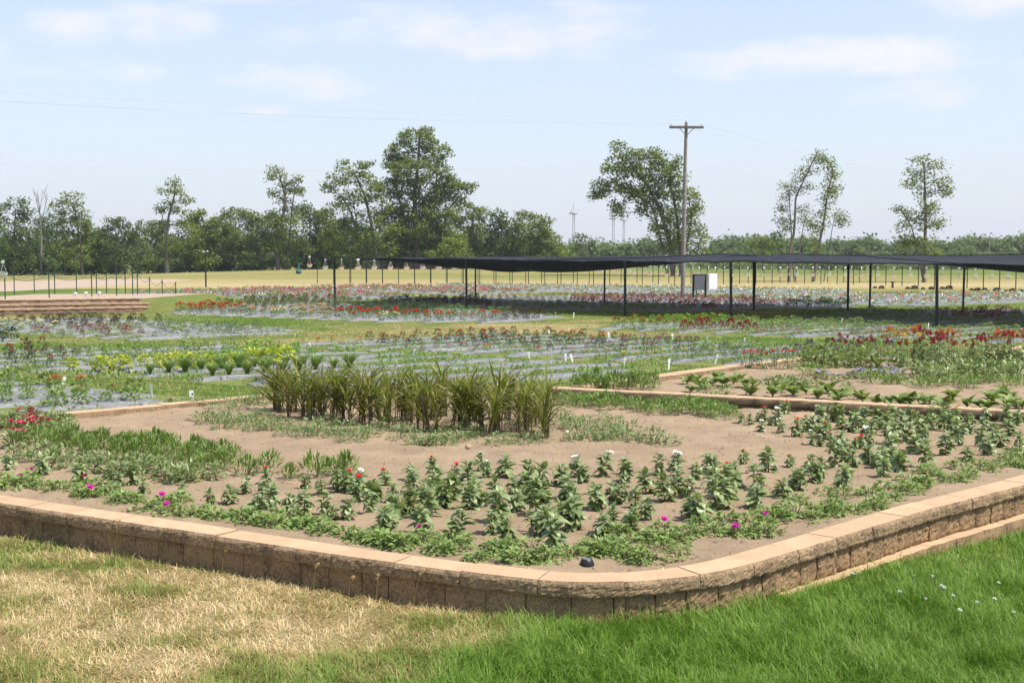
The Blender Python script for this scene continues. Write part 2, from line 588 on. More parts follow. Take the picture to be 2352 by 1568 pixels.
def dry(x, y):
    """how parched the lawn is: 0 lush .. 1 straw"""
    x = np.asarray(x, float); y = np.asarray(y, float)
    big = fbm(x * .11 + 7, y * .16, 11, 3)
    sm = fbm(x * .9, y * 1.1, 21, 4)
    # foreground: straw on the left, irrigated green on the right
    edge = -.33 + (fbm(x * 1.3, y * 1.3, 5, 3) - .5) * .9 + (y - 5.7) * .43
    left = 1 - sstep(-.4, .4, x - edge)
    pat = fbm(x * 2.4 + 3, y * 3.2, 63, 3)
    dl = np.clip(.60 + (sm - .5) * 1.0 + (pat - .5) * .95 - .28 * sstep(6.9, 8.2, y + .5 * x), .28, .93)
    dr = np.clip(.06 + (sm - .5) * .3 + (pat - .5) * .25, 0, .3)
    fore = dl * left + dr * (1 - left)
    mid = np.clip(.40 + (big - .5) * 1.5 + (sm - .5) * .7, .1, .8)
    t = sstep(10.5, 13, y)
    d = fore * (1 - t) + mid * t
    # parched pasture far out
    f1 = sstep(88, 100, y)
    past = .70 + .30 * np.exp(-((y - 112) / 16) ** 2) - .10 * sstep(125, 150, y) + (fbm(x * .05, y * .10, 31, 3) - .5) * .3 + (sm - .5) * .15
    past = past - .25 * sstep(150, 175, y) * sstep(8, 30, x)
    d = d * (1 - f1) + past * f1
    return np.clip(d, 0, 1)


def graded(lo, hi, d0, d1, step, grow):
    a = list(np.arange(d0, d1 + 1e-6, step))
    s, v = step, d1
    while v < hi:
        s *= grow; v += s; a.append(min(v, hi))
    s, v = step, d0
    while v > lo:
        s *= grow; v -= s; a.insert(0, max(v, lo))
    return np.array(a)


def build_ground():
    xs = graded(-3000, 3000, -12, 14, .3, 1.07)
    ys = graded(-200, 5000, 3, 30, .3, 1.045)
    X, Y = np.meshgrid(xs, ys)
    Z = ground_z(X, Y)
    nx, ny = len(xs), len(ys)
    i = np.arange(nx * ny).reshape(ny, nx)
    q = np.stack([i[:-1, :-1], i[:-1, 1:], i[1:, 1:], i[1:, :-1]], -1).reshape(-1, 4)
    mb = MB()
    mb.add(np.stack([X, Y, Z], -1), q, 0, dry(X, Y).ravel())
    struct('lawn_ground', mb.mesh('lawn_ground', M_LAWN))


build_ground()


def sheet(name, poly, z, mat, kind='structure'):
    mb = MB()
    mb.ngon([(x, y, z) for x, y in poly])
    return obj(name, mb.mesh(name, mat), kind=kind)


def drape(name, poly, z, mat, step):
    """sheet that follows the ground"""
    P = np.array(poly)
    xs = np.arange(P[:, 0].min(), P[:, 0].max(), step); ys = np.arange(P[:, 1].min(), P[:, 1].max(), step)
    X, Y = np.meshgrid(xs, ys)
    m = inpoly(X, Y, poly)
    i = np.arange(X.size).reshape(X.shape)
    q = np.stack([i[:-1, :-1], i[:-1, 1:], i[1:, 1:], i[1:, :-1]], -1).reshape(-1, 4)
    q = q[m.ravel()[q].any(1)]
    mb = MB(); mb.add(np.stack([X, Y, ground_z(X, Y) + z], -1), q, 0)
    return struct(name, mb.mesh(name, mat))


drape('gravel_drive', DRIVE, .006, M_GRAVEL, 2.0)
for k, p in PLOTS.items():
    c = np.mean(p, 0)
    sheet('plot_soil', [tuple(c + (np.array(q) - c) * (1.0 + .25 / np.linalg.norm(np.array(q) - c))) for q in p], .005, M_PLOT)


# ================================================================ RAISED BEDS
def smooth_path(pts, step=.03, it=18):
    P = np.array(pts, float)
    s = np.concatenate([[0], np.cumsum(np.linalg.norm(np.diff(P, axis=0), axis=1))])
    u = np.arange(0, s[-1], step)
    Q = np.stack([np.interp(u, s, P[:, 0]), np.interp(u, s, P[:, 1])], 1)
    for _ in range(it):
        Q[1:-1] = (Q[:-2] + Q[2:] + 2 * Q[1:-1]) / 4
    return Path(Q)


class Path:
    def __init__(s, Q):
        s.Q = Q
        s.s = np.concatenate([[0], np.cumsum(np.linalg.norm(np.diff(Q, axis=0), axis=1))])
        T = np.gradient(Q, axis=0)
        s.T = T / np.linalg.norm(T, axis=1, keepdims=True)
        s.L = s.s[-1]

    def at(s, u):
        p = np.array((np.interp(u, s.s, s.Q[:, 0]), np.interp(u, s.s, s.Q[:, 1])))
        t = np.array((np.interp(u, s.s, s.T[:, 0]), np.interp(u, s.s, s.T[:, 1])))
        t /= np.linalg.norm(t)
        return p, np.array((t[1], -t[0]))          # outward normal on the right hand


def wall_piece(path, s0, s1, z0, z1, off, depth, rough=.008, bevel=.0, ds=.035, nz=5, mats=(0, 0), seed=0):
    """one stone: follows the path from s0 to s1, rough front face, flat top; mats=(face, top)"""
    nu = max(2, int(round((s1 - s0) / ds)))
    us = np.linspace(s0, s1, nu + 1)
    rr = np.random.default_rng(seed)
    rows = []
    jit = rr.normal(0, .35 * rough)
    for i, u in enumerate(us):
        p, n = path.at(u)
        end = min(i, nu - i)
        ring = []
        for j in range(nz + 1):
            t = j / nz
            z = z0 + (z1 - z0 - bevel) * t
            d = off + jit + (rr.random() - .55) * 1.1 * rough + rough * 2.2 * (fbm(u * 16 + seed, z * 20 + seed, seed % 97, 3) - .5)
            if j in (0, nz):
                d -= rough * (.5 + .5 * rr.random())
            if end == 0:
                d -= rough * .9
            ring.append((*(p + n * d), z))
        if bevel:
            d = off - bevel - rough * .4
            ring.append((*(p + n * (d + (rr.random() - .5) * rough * .5)), z1))
        ring.append((*(p + n * (off - depth)), z1))
        ring.append((*(p + n * (off - depth)), z0))
        rows.append(ring)
    V = np.array(rows)
    k = V.shape[1]
    mb = MB()
    i = np.arange(V.shape[0] * k).reshape(-1, k)
    q, m = [], []
    for a in range(nu):
        for b in range(k):
            q.append((i[a, b], i[a + 1, b], i[a + 1, (b + 1) % k], i[a, (b + 1) % k]))
            top = b == k - 3
            m.append(mats[1] if top else mats[0])
    mb.add(V.reshape(-1, 3), q, np.array(m), .5, smooth=False)
    mb.add(V[0], [list(range(k))[::-1]], mats[0], .5, smooth=False)
    mb.add(V[-1], [list(range(k))], mats[0], .5, smooth=False)
    return mb


ZC, CAPH, BLKH = .23, .08, .15
FRONT_D = [(0, 1156), (590, 1245), (784, 1277), (947, 1298), (1110, 1320), (1246, 1335), (1340, 1340), (1437, 1337), (1540, 1329), (1653, 1315), (1730, 1295),
           (1823, 1267), (1989, 1216), (2133, 1171), (2258, 1139), (2351, 1114)]
fr = [G(x, y, ZC) for x, y in FRONT_D]
fr = [fr[0] + (fr[0] - fr[1]) / np.linalg.norm(fr[0] - fr[1]) * 3.0] + fr + [fr[-1] + np.array((.72, .70)) * 4.35]
FP = smooth_path(fr, .03, 40)


def cap_row(root, path, s0, s1, length, off, depth, zt, rough=.006, seed=0, ds=.06, nz=3, name='cap_stone', h=CAPH):
    rr = np.random.default_rng(seed)
    s = s0; k = 0
    while s < s1 - .05:
        e = min(s + length * rr.uniform(.95, 1.05), s1)
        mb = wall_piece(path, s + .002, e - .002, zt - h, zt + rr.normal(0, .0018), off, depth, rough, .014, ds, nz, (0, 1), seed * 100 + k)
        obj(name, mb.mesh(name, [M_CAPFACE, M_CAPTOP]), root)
        s = e; k += 1


def block_row(root, path, s0, s1, wmin, wmax, z0, z1, off, depth, mat, rough=.008, seed=0, ds=.04, nz=5, name='wall_block', top=None):
    rr = np.random.default_rng(seed)
    s = s0; k = 0
    while s < s1 - .05:
        e = min(s + rr.uniform(wmin, wmax), s1)
        mb = wall_piece(path, s + .003, e - .003, z0, z1, off, depth, rough, 0, ds, nz, (0, 1 if top else 0), seed * 100 + k)
        obj(name, mb.mesh(name, [mat, top] if top else mat), root)
        s = e; k += 1


w1 = thing('retaining_wall', 'tan block retaining wall with smooth cap stones curving round the nearest flower bed', 'garden wall')
s_c = FP.s[np.argmin(np.abs(FP.Q[:, 0] - G(1437, 1337, ZC)[0]))]
cap_row(w1, FP, s_c - 8.1, FP.L - .02, .45, 0, .215, ZC, .0055, 1, .02, 6)
block_row(w1, FP, max(0, s_c - 8), s_c, .17, .27, ZC - CAPH - BLKH - .05, ZC - CAPH - .004, -.028, .2, M_BLOCK, .004, 2, ds=.025, nz=7)
block_row(w1, FP, s_c, FP.L - .03, .17, .25, ZC - CAPH - BLKH, ZC - CAPH - .004, -.028, .2, M_BLOCK, .010, 3, ds=.02, nz=8)
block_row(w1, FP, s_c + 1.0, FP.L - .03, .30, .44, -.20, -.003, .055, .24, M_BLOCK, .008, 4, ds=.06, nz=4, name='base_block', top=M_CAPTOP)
BP = smooth_path([(-1.85, 17.43), (-8.04, 11.2)], .1, 0)
cap_row(w1, BP, .3, BP.L, .45, 0, .24, ZC, .004, 5, .15, 2)
block_row(w1, BP, .3, BP.L, .35, .45, .0, ZC - CAPH - .004, -.03, .2, M_BLOCK, .006, 6, ds=.2, nz=2)

w2 = thing('retaining_wall', 'low tan capped wall edging the second flower bed behind the bare soil', 'garden wall')
Z2 = .30
P2 = smooth_path([(.49, 16.2), (11.0, 10.7)], .1, 0)
cap_row(w2, P2, 0, P2.L, .45, 0, .22, Z2, .005, 7, .15, 2)
block_row(w2, P2, 0, P2.L, .22, .28, -.12, Z2 - CAPH - .004, -.03, .2, M_BLOCK, .006, 8, ds=.13, nz=2)
P2b = smooth_path([(5.2, 22.0), (3.08, 19.5), (.49, 16.2)], .1, 2)
cap_row(w2, P2b, 0, P2b.L - .36, .45, 0, .3, Z2, .005, 9, .15, 2)
block_row(w2, P2b, 0, P2b.L - .36, .35, .45, .0, Z2 - CAPH - .004, -.03, .2, M_BLOCK, .006, 10, ds=.2, nz=2)
P2c = smooth_path([(11.5, 18.75), (5.2, 22.0)], .1, 0)
cap_row(w2, P2c, 0, P2c.L - .3, .45, 0, .3, Z2, .005, 11, .2, 2)
w3 = thing('retaining_wall', 'corner of a third capped bed wall behind the crimson flowers', 'garden wall')
P3 = smooth_path([(12.2, 27.5), (8.9, 23.4), (14, 20.6)], .1, 0)
cap_row(w3, P3, 0, P3.L, .45, 0, .3, Z2, .005, 12, .2, 2)
block_row(w3, P3, 0, P3.L, .35, .45, .0, Z2 - CAPH - .004, -.03, .2, M_BLOCK, .006, 13, ds=.2, nz=2)


def soil_z(x, y):
    return (fbm(x * .6, y * .6, 41, 2) - .5) * .05 + (fbm(x * 5, y * 5, 42, 4) - .5) * .055


def soil(name, poly, z, step, inset=.0):
    P = np.array(poly)
    xs = np.arange(P[:, 0].min(), P[:, 0].max() + step, step); ys = np.arange(P[:, 1].min(), P[:, 1].max() + step, step)
    X, Y = np.meshgrid(xs, ys)
    m = inpoly(X, Y, poly)
    i = np.arange(X.size).reshape(X.shape)
    q = np.stack([i[:-1, :-1], i[:-1, 1:], i[1:, 1:], i[1:, :-1]], -1).reshape(-1, 4)
    q = q[m.ravel()[q].all(1)]
    mb = MB(); mb.add(np.stack([X, Y, z + soil_z(X, Y)], -1), q, 0)
    struct(name, mb.mesh(name, M_SOIL))


fin = [tuple(FP.at(s)[0] - FP.at(s)[1] * .17) for s in np.arange(.3, FP.L - .3, .15)]
SOIL1 = [(-7.9, 11.3)] + fin + [(7.0, 12.7), (-1.85, 17.3)]
SOIL1 = [p for p in SOIL1 if p[1] > 6.5]
ZS1, ZS2 = .175, .235
soil('bed_soil', SOIL1, ZS1, .045)
soil('bed_soil', [(.60, 16.35), (5.25, 21.9), (14.4, 17.0), (11.0, 10.9)], ZS2, .09)


def clods(name, polys, n, smin, smax, seed):
    rr = np.random.default_rng(seed)
    octv = np.array([(1, 0, 0), (-1, 0, 0), (0, 1, 0), (0, -1, 0), (0, 0, .7), (0, 0, -.7)])
    octf = np.array([(0, 2, 4), (2, 1, 4), (1, 3, 4), (3, 0, 4), (2, 0, 5), (1, 2, 5), (3, 1, 5), (0, 3, 5)])
    mb = MB()
    for poly, z, nn in polys:
        P = np.array(poly)
        x = rr.uniform(P[:, 0].min(), P[:, 0].max(), nn); y = rr.uniform(P[:, 1].min(), P[:, 1].max(), nn)
        m = inpoly(x, y, poly); x, y = x[m], y[m]
        s = smin + (smax - smin) * rr.random(len(x)) ** 3
        V = octv[None] * s[:, None, None] * rr.uniform(.55, 1.2, (len(x), 6, 1))
        a = rr.uniform(0, 6.28, len(x)); c, sn = np.cos(a)[:, None], np.sin(a)[:, None]
        V = np.stack([V[..., 0] * c - V[..., 1] * sn + x[:, None], V[..., 0] * sn + V[..., 1] * c + y[:, None],
                      V[..., 2] + (z + soil_z(x, y))[:, None]], -1)
        Fc = (octf[None] + 6 * np.arange(len(x))[:, None, None]).reshape(-1, 3)
        mb.add(V.reshape(-1, 3), Fc, 0, smooth=False)
    obj(name, mb.mesh(name, M_SOIL), kind='stuff')


clods('soil_clods', [(SOIL1, ZS1, 14000), ([(.6, 16.35), (5.25, 21.9), (14.4, 17.0), (11.0, 10.9)], ZS2, 3000)], 0, .004, .026, 4)

# ================================================================ MULCH STRIPS
UA = radians(41)
U = np.array((cos(UA), sin(UA))); W = np.array((-sin(UA), cos(UA)))


def plot_rows(poly, pitch, ang=None):
    """lines along the row direction clipped to the plot: list of (w, s0, s1)"""
    P = np.array(poly)
    pu, pw = P @ U, P @ W
    out = []
    w = pw.min() + pitch * .45
    while w < pw.max() - pitch * .1:
        xs = []
        for i in range(len(P)):
            j = (i + 1) % len(P)
            if (pw[i] > w) != (pw[j] > w):
                xs.append(pu[i] + (pu[j] - pu[i]) * (w - pw[i]) / (pw[j] - pw[i]))
        xs.sort()
        for a, b in zip(xs[::2], xs[1::2]):
            if b - a > .8:
                out.append((w, a, b))
        w += pitch
    return out


def strip_mesh(w, s0, s1, width, h, seed):
    rr = np.random.default_rng(seed)
    n = max(3, int((s1 - s0) / .35))
    us = np.linspace(s0, s1, n + 1)
    prof = [(-.5, -.01), (-.47, .45), (-.38, .85), (-.1, 1.0), (.15, 1.0), (.38, .85), (.47, .45), (.5, -.01)]
    V = []
    wob = np.cumsum(rr.normal(0, .012, n + 1)); wob -= np.linspace(wob[0], wob[-1], n + 1)
    for i, u in enumerate(us):
        e = .15 if i in (0, n) else 1.0
        for a, b in prof:
            c = U * u + W * (w + width * a + wob[i] + rr.normal(0, .012))
            V.append((c[0], c[1], max(.001, b * h * e * rr.uniform(.75, 1.15)) + .006 if b > 0 else -.005))
    k = len(prof)
    i = np.arange(len(V)).reshape(-1, k)
    q = np.stack([i[:-1, :-1], i[1:, :-1], i[1:, 1:], i[:-1, 1:]], -1).reshape(-1, 4)[:, ::-1]
    mb = MB(); mb.add(V, q)
    return mb


STRIP_LABEL = dict(
    A='grey plastic mulch sheet left of the near bed', B='grey plastic mulch sheet in the coleus plot',
    C='grey plastic mulch sheet in the magenta flower plot', D='grey plastic mulch sheet before the shade canopy',
    E='grey plastic mulch sheet below the stepped terrace', E2='grey plastic mulch sheet in the small plot at the far left edge',
    F='grey plastic mulch sheet in the plot of bright red celosias', H='grey plastic mulch sheet behind the canopy posts',
    J='shaded grey mulch sheet under the canopy', G='grey plastic mulch sheet in the distant pink flower plot',
    G2='grey plastic mulch sheet in the farthest pink flower band', I='grey plastic mulch sheet in the far pale green flower plot', I2='pale grey plastic mulch sheet in the far right flower plot')
PITCHES = dict(A=.95, B=1.15, C=1.1, D=1.15, E=1.1, E2=1.1, F=1.3, H=1.5, J=1.3, G=1.8, G2=1.9, I=2.2, I2=1.6)
ROWS = {}
k = 0
for key, poly in PLOTS.items():
    ROWS[key] = plot_rows(poly, PITCHES[key])
    for (w, a, b) in ROWS[key]:
        k += 1
        o = obj('mulch_strip', strip_mesh(w, a, b, .27 if key in 'BCDE' else .46, .08, k).mesh('mulch_strip', M_FILM))
        tag(o, STRIP_LABEL[key], 'mulch sheet', 'plastic mulch strips of plot ' + key.lower())

# ================================================================ PLANT BUILDING
def leaf_tmpl(L=1.0, W=.5, n=4, fold=.25, droop=.5, shape='ovate', base=.0):
    """a leaf growing along +Y from the origin, face up; droop bends it down"""
    V, Fq = [], []
    y = z = 0.0
    ang = 0.0
    for i in range(n + 1):
        t = i / n
        if shape == 'ovate':
            w = (sin(pi * min(1, t ** .8)) ** .8 if 0 < t < 1 else (.12 if t == 0 else .02))
        elif shape == 'strap':
            w = (.55 + .45 * sin(pi * min(1, t * 1.1))) * (1 - t ** 4) + .02
        else:
            w = max(.02, 1 - abs(2 * t - .9))
        w *= W / 2
        V += [(-w, y, z + fold * w), (0, y, z), (w, y, z + fold * w)]
        ang = droop * (t + .5 / n)
        y += cos(ang) * L / n; z -= sin(ang) * L / n
    for i in range(n):
        a = 3 * i
        Fq += [(a, a + 1, a + 4, a + 3), (a + 1, a + 2, a + 5, a + 4)]
    return np.array(V), np.array(Fq)


DIAMOND = (np.array([(0, 0, 0), (-.5, .5, .1), (0, .5, -.03), (.5, .5, .1), (0, 1, -.12)]), np.array([(0, 2, 1), (0, 3, 2), (1, 2, 4), (2, 3, 4)]))


def scatter(mb, tm, pos, yaw, pitch, scale, wid=1.0, roll=None, mat=0, tint=None):
    """many copies of a template: yaw about Z, pitch lifts the tip, scale length"""
    V, Fq = tm
    n = len(pos)
    yaw, pitch = np.broadcast_to(yaw, n), np.broadcast_to(pitch, n)
    scale, wid = np.broadcast_to(scale, n), np.broadcast_to(wid, n)
    P = np.broadcast_to(V[None], (n,) + V.shape) * scale[:, None, None]
    P = P * np.stack([wid, np.ones(n), np.ones(n)], 1)[:, None, :]
    if roll is not None:
        r = np.broadcast_to(roll, n)[:, None]
        P = np.stack([P[..., 0] * np.cos(r) + P[..., 2] * np.sin(r), P[..., 1], -P[..., 0] * np.sin(r) + P[..., 2] * np.cos(r)], -1)
    c, s = np.cos(pitch)[:, None], np.sin(pitch)[:, None]
    P = np.stack([P[..., 0], P[..., 1] * c - P[..., 2] * s, P[..., 1] * s + P[..., 2] * c], -1)
    c, s = np.cos(yaw)[:, None], np.sin(yaw)[:, None]
    P = np.stack([P[..., 0] * c - P[..., 1] * s, P[..., 0] * s + P[..., 1] * c, P[..., 2]], -1) + np.asarray(pos)[:, None, :]
    Fa = (Fq[None] + (len(V) * np.arange(n))[:, None, None]).reshape(-1, Fq.shape[1])
    t = RNG.random(n) if tint is None else np.broadcast_to(tint, n)
    mb.add(P.reshape(-1, 3), Fa, mat, np.repeat(t, len(V)))


LEAF_S = leaf_tmpl(1, .5, 2, .35, .7)
LEAF_N = leaf_tmpl(1, .22, 2, .3, .5, 'strap')
GRASSY = leaf_tmpl(1, .03, 3, .3, .9, 'strap')


def petals(mb, c, r, n=5, mat=0, tilt=.35, rr=None, yaw0=None):
    y = np.arange(n) * 2 * pi / n + (random.random() * 6 if yaw0 is None else yaw0)
    scatter(mb, (np.array([(-.1, 0, 0), (-.42, .7, .06), (0, 1, 0), (.42, .7, .06), (.1, 0, 0)]), np.array([(0, 4, 3, 2, 1)])),
            np.repeat(np.array([c]), n, 0), y, tilt + RNG.normal(0, .12, n), r * RNG.uniform(.9, 1.1, n), 1.0, None, mat)


def bush(mb, h, r, n, ll, lw=1.0, up=.3, tmpl=LEAF_S, mat=0, seed=0, hollow=.35, zmin=.08, spread=1.0):
    """leaves through a dome of height h and radius r"""
    g = np.random.default_rng(seed)
    a = g.uniform(0, 2 * pi, n); t = g.random(n) ** .8
    z = h * (zmin + (1 - zmin) * t)
    prof = np.sqrt(np.clip(1 - (t * .96 - .25) ** 2 / .56, .05, 1))
    rad = r * prof * (hollow + (1 - hollow) * np.sqrt(g.random(n)))
    lobes = 1 + .3 * np.sin(a * 3 + seed) * g.random(n)
    rad *= lobes
    pos = np.stack([rad * np.cos(a), rad * np.sin(a), z - ll * .3 * (up < .6)], 1)
    pos[:, 2] = np.maximum(pos[:, 2], .01)
    pitch = up + (t - .5) * 1.1 + g.normal(0, .35, n)
    scatter(mb, tmpl, pos, a - pi / 2 + g.normal(0, .6, n), pitch, ll * g.uniform(.65, 1.25, n), lw, g.normal(0, .4, n), mat, g.random(n))


def stems(mb, h, r, n, rad, mat=1, seed=0):
    g = np.random.default_rng(seed)
    for i in range(n):
        a = g.uniform(0, 6.28); q = r * g.uniform(.1, .7)
        mb.tube([(0, 0, -.015), (q * .4 * cos(a), q * .4 * sin(a), h * .5), (q * cos(a), q * sin(a), h * g.uniform(.75, 1))], [rad, rad * .8, rad * .5], 4, mat)


# ---- small single-mesh plants for the trial plots
SPEC = {  # height, radius, leaves, leaf length, leaf material, up, flower, number of flowers, flower size, template
    'lush': (.17, .12, 90, .055, 'petunia', .35, None, 0, 0), 'lush_red': (.17, .12, 80, .055, 'petunia', .35, 'rose', 6, .03),
    'lush_geranium': (.19, .12, 70, .055, 'petunia', .3, 'red', 14, .03),
    'light_green': (.15, .13, 60, .06, 'petunia', .3, None, 0, 0), 'lime': (.17, .14, 70, .07, 'lime', .3, None, 0, 0),
    'coleus': (.25, .17, 95, .09, 'coleus', .2, None, 0, 0), 'grass_tuft': (.30, .07, 90, .40, 'feather', 1.35, None, 0, 0),
    'pink_zinnia': (.27, .10, 55, .055, 'dark', .2, 'rose', 4, .036), 'small_green': (.11, .10, 45, .045, 'grey', .3, None, 0, 0),
    'low_green': (.08, .14, 60, .035, 'lime', .2, None, 0, 0), 'low_sparse': (.09, .12, 36, .035, 'mid', .3, None, 0, 0), 'dark_low': (.09, .14, 55, .045, 'purple', .2, 'violet', 4, .02),
    'orange_marigold': (.20, .08, 40, .04, 'mid', .5, 'orange', 5, .045), 'red_zinnia': (.27, .14, 70, .065, 'dark', .2, 'red', 5, .042),
    'orange_red': (.26, .14, 70, .065, 'dark', .2, 'coral', 6, .042), 'magenta': (.24, .14, 65, .06, 'dark', .2, 'magenta', 6, .04),
    'red_begonia': (.13, .15, 55, .045, 'mid', .2, 'rose', 22, .028), 'white_begonia': (.13, .14, 50, .045, 'mid', .2, 'cream', 24, .028),
    'yellow_low': (.13, .15, 55, .04, 'mid', .3, 'yellow', 17, .03), 'orange_low': (.13, .15, 55, .04, 'mid', .3, 'orange', 17, .03),
    'mixed_green': (.24, .18, 85, .07, 'petunia', .4, None, 0, 0), 'mid_green': (.22, .17, 85, .06, 'mid', .4, None, 0, 0), 'grey_shrub': (.32, .18, 90, .06, 'grey', .7, None, 0, 0),
    'dark_salvia': (.40, .17, 100, .06, 'purple', .6, 'violet', 3, .02), 'celosia_plume': (.34, .13, 60, .08, 'lime', .6, 'crimson', 12, .05),
    'yellow_celosia': (.30, .16, 75, .09, 'lime', .6, 'orange', 3, .04), 'maroon': (.36, .16, 70, .09, 'redleaf', .7, 'crimson', 14, .05),
    'orange_celosia': (.28, .18, 85, .08, 'orangeleaf', .5, 'coral', 12, .05), 'yellow_bloom': (.26, .16, 60, .06, 'mid', .3, 'cream', 11, .07),
    'bronze': (.30, .16, 80, .075, 'bronze', .4, None, 0, 0), 'bronze_dense': (.26, .24, 190, .12, 'bronze', .2, None, 0, 0), 'red_leaf': (.22, .16, 75, .07, 'redleaf', .4, None, 0, 0),
    'red_dots': (.26, .12, 45, .05, 'mid', .5, 'red', 4, .04), 'olive': (.45, .18, 110, .08, 'olive', .9, None, 0, 0),
    'red_celosia': (.36, .20, 70, .08, 'mid', .3, 'red', 13, .065), 'pink_white': (.30, .20, 65, .08, 'mid', .3, 'blush', 15, .065),
    'cream_bloom': (.28, .20, 65, .08, 'mid', .3, 'cream', 14, .065), 'dark_green': (.30, .22, 100, .09, 'dark', .3, None, 0, 0)}
NICE = {
    'lush': ('bedding_plant', 'leafy bright green bedding plant'), 'lush_red': ('bedding_plant', 'leafy green plant with a rosy bloom'),
    'lush_geranium': ('geranium_plant', 'leafy plant with a bright red flower head'), 'light_green': ('basil_plant', 'small rounded fresh green plant'),
    'lime': ('lime_plant', 'small lime green leafy plant'), 'coleus': ('coleus_plant', 'yellow green coleus plant'), 'grass_tuft': ('grass_tuft', 'upright fine green grass tuft'),
    'pink_zinnia': ('zinnia_plant', 'thin dark plant with rosy pink blooms'), 'small_green': ('seedling', 'tiny greyish green seedling'),
    'low_green': ('creeping_plant', 'flat creeping lime green plant'), 'low_sparse': ('sprout', 'sparse little green sprout'), 'dark_low': ('violet_plant', 'low dark purple leaved plant'),
    'orange_marigold': ('marigold_plant', 'small marigold plant with orange blooms'), 'red_zinnia': ('zinnia_plant', 'dark green plant with red blooms'),
    'orange_red': ('zinnia_plant', 'dark green plant with orange red blooms'), 'magenta': ('impatiens_plant', 'dark green plant with magenta blooms'),
    'red_begonia': ('begonia_plant', 'low plant covered in red pink flowers'), 'white_begonia': ('begonia_plant', 'low plant covered in cream flowers'),
    'yellow_low': ('bidens_plant', 'low plant dotted with yellow flowers'), 'orange_low': ('bidens_plant', 'low plant dotted with orange flowers'),
    'mixed_green': ('leafy_plant', 'leafy plain green plant'), 'mid_green': ('leafy_plant', 'leafy mid green plant'), 'grey_shrub': ('sage_plant', 'upright grey green sage plant'),
    'dark_salvia': ('salvia_plant', 'dark purple leaved salvia plant'), 'celosia_plume': ('plume_celosia', 'light green celosia with dark red plumes'),
    'yellow_celosia': ('yellow_celosia', 'yellow green celosia plant'), 'maroon': ('maroon_celosia', 'maroon leaved celosia plant'),
    'orange_celosia': ('orange_celosia', 'orange and red leaved plant'), 'yellow_bloom': ('dahlia_plant', 'green plant with cream yellow blooms'),
    'bronze': ('bronze_plant', 'dark bronze leaved plant'), 'red_leaf': ('red_leaf_plant', 'red leaved plant'), 'red_dots': ('tall_flower', 'thin plant with red flower heads'),
    'olive': ('olive_shrub', 'upright olive green plant'), 'red_celosia': ('red_celosia', 'plant topped with bright red blooms'),
    'pink_white': ('pink_celosia', 'plant topped with pale pink blooms'), 'cream_bloom': ('cream_celosia', 'plant topped with cream blooms'), 'dark_green': ('pepper_plant', 'bushy dark green plant')}
PLOTNAME = dict(A='left of the near bed', B='across the left middle plot', C='in the middle plot',
                D='before the canopy', E='below the terrace', E2='in the leftmost plot',
                F='left of the canopy', H='behind the canopy posts', J='under the canopy')


def plant_mesh(sp, seed):
    h, r, n, ll, lm, up, fl, nf, fs = SPEC[sp]
    n = int(n * {'grass_tuft': 2.2, 'lush': 1.5, 'lush_red': 1.5, 'lush_geranium': 1.4}.get(sp, 1.45)); ll = ll * (1.12 if sp != 'grass_tuft' else 1.0)
    mb = MB()
    g = np.random.default_rng(seed)
    if sp == 'grass_tuft':
        a = g.uniform(0, 6.28, n)
        p = np.stack([r * .6 * np.cos(a) * g.random(n), r * .6 * np.sin(a) * g.random(n), np.zeros(n)], 1)
        scatter(mb, GRASSY, p, a, g.uniform(1.2, 1.56, n), ll * g.uniform(.6, 1, n), 1.0, None, 0, g.random(n))
    else:
        bush(mb, h, r, n, ll, 1.0, up, LEAF_N if up > .85 else LEAF_S, 0, seed)
        stems(mb, h * .7, r * .5, 3, .005, 1, seed)
    for i in range(nf):
        a = g.uniform(0, 6.28); q = r * .95 * sqrt(g.random())
        z = h * (1.05 - .35 * (q / r) ** 2) + g.normal(0, .015)
        if 'plume' in sp or sp in ('maroon', 'orange_celosia'):
            mb.tube([(q * cos(a), q * sin(a), z - .02), (q * cos(a), q * sin(a), z + fs * .4), (q * cos(a) * 1.05, q * sin(a) * 1.05, z + fs * 1.5)], [fs * .15, fs * .3, .003], 5, 2, g.random())
        else:
            c = (q * cos(a), q * sin(a), z)
            petals(mb, c, fs * g.uniform(.7, 1.1), 5, 2, .5)
            if fs > .03:
                petals(mb, (c[0], c[1], z + fs * .15), fs * .7, 4, 2, .9)
    return mb.mesh(sp, [LM[lm], M_STEM, FM[fl] if fl else M_STEM])


SPM = {}


def spmesh(sp, i):
    if (sp, i) not in SPM:
        SPM[(sp, i)] = plant_mesh(sp, 100 + i * 17 + len(sp))
    return SPM[(sp, i)]


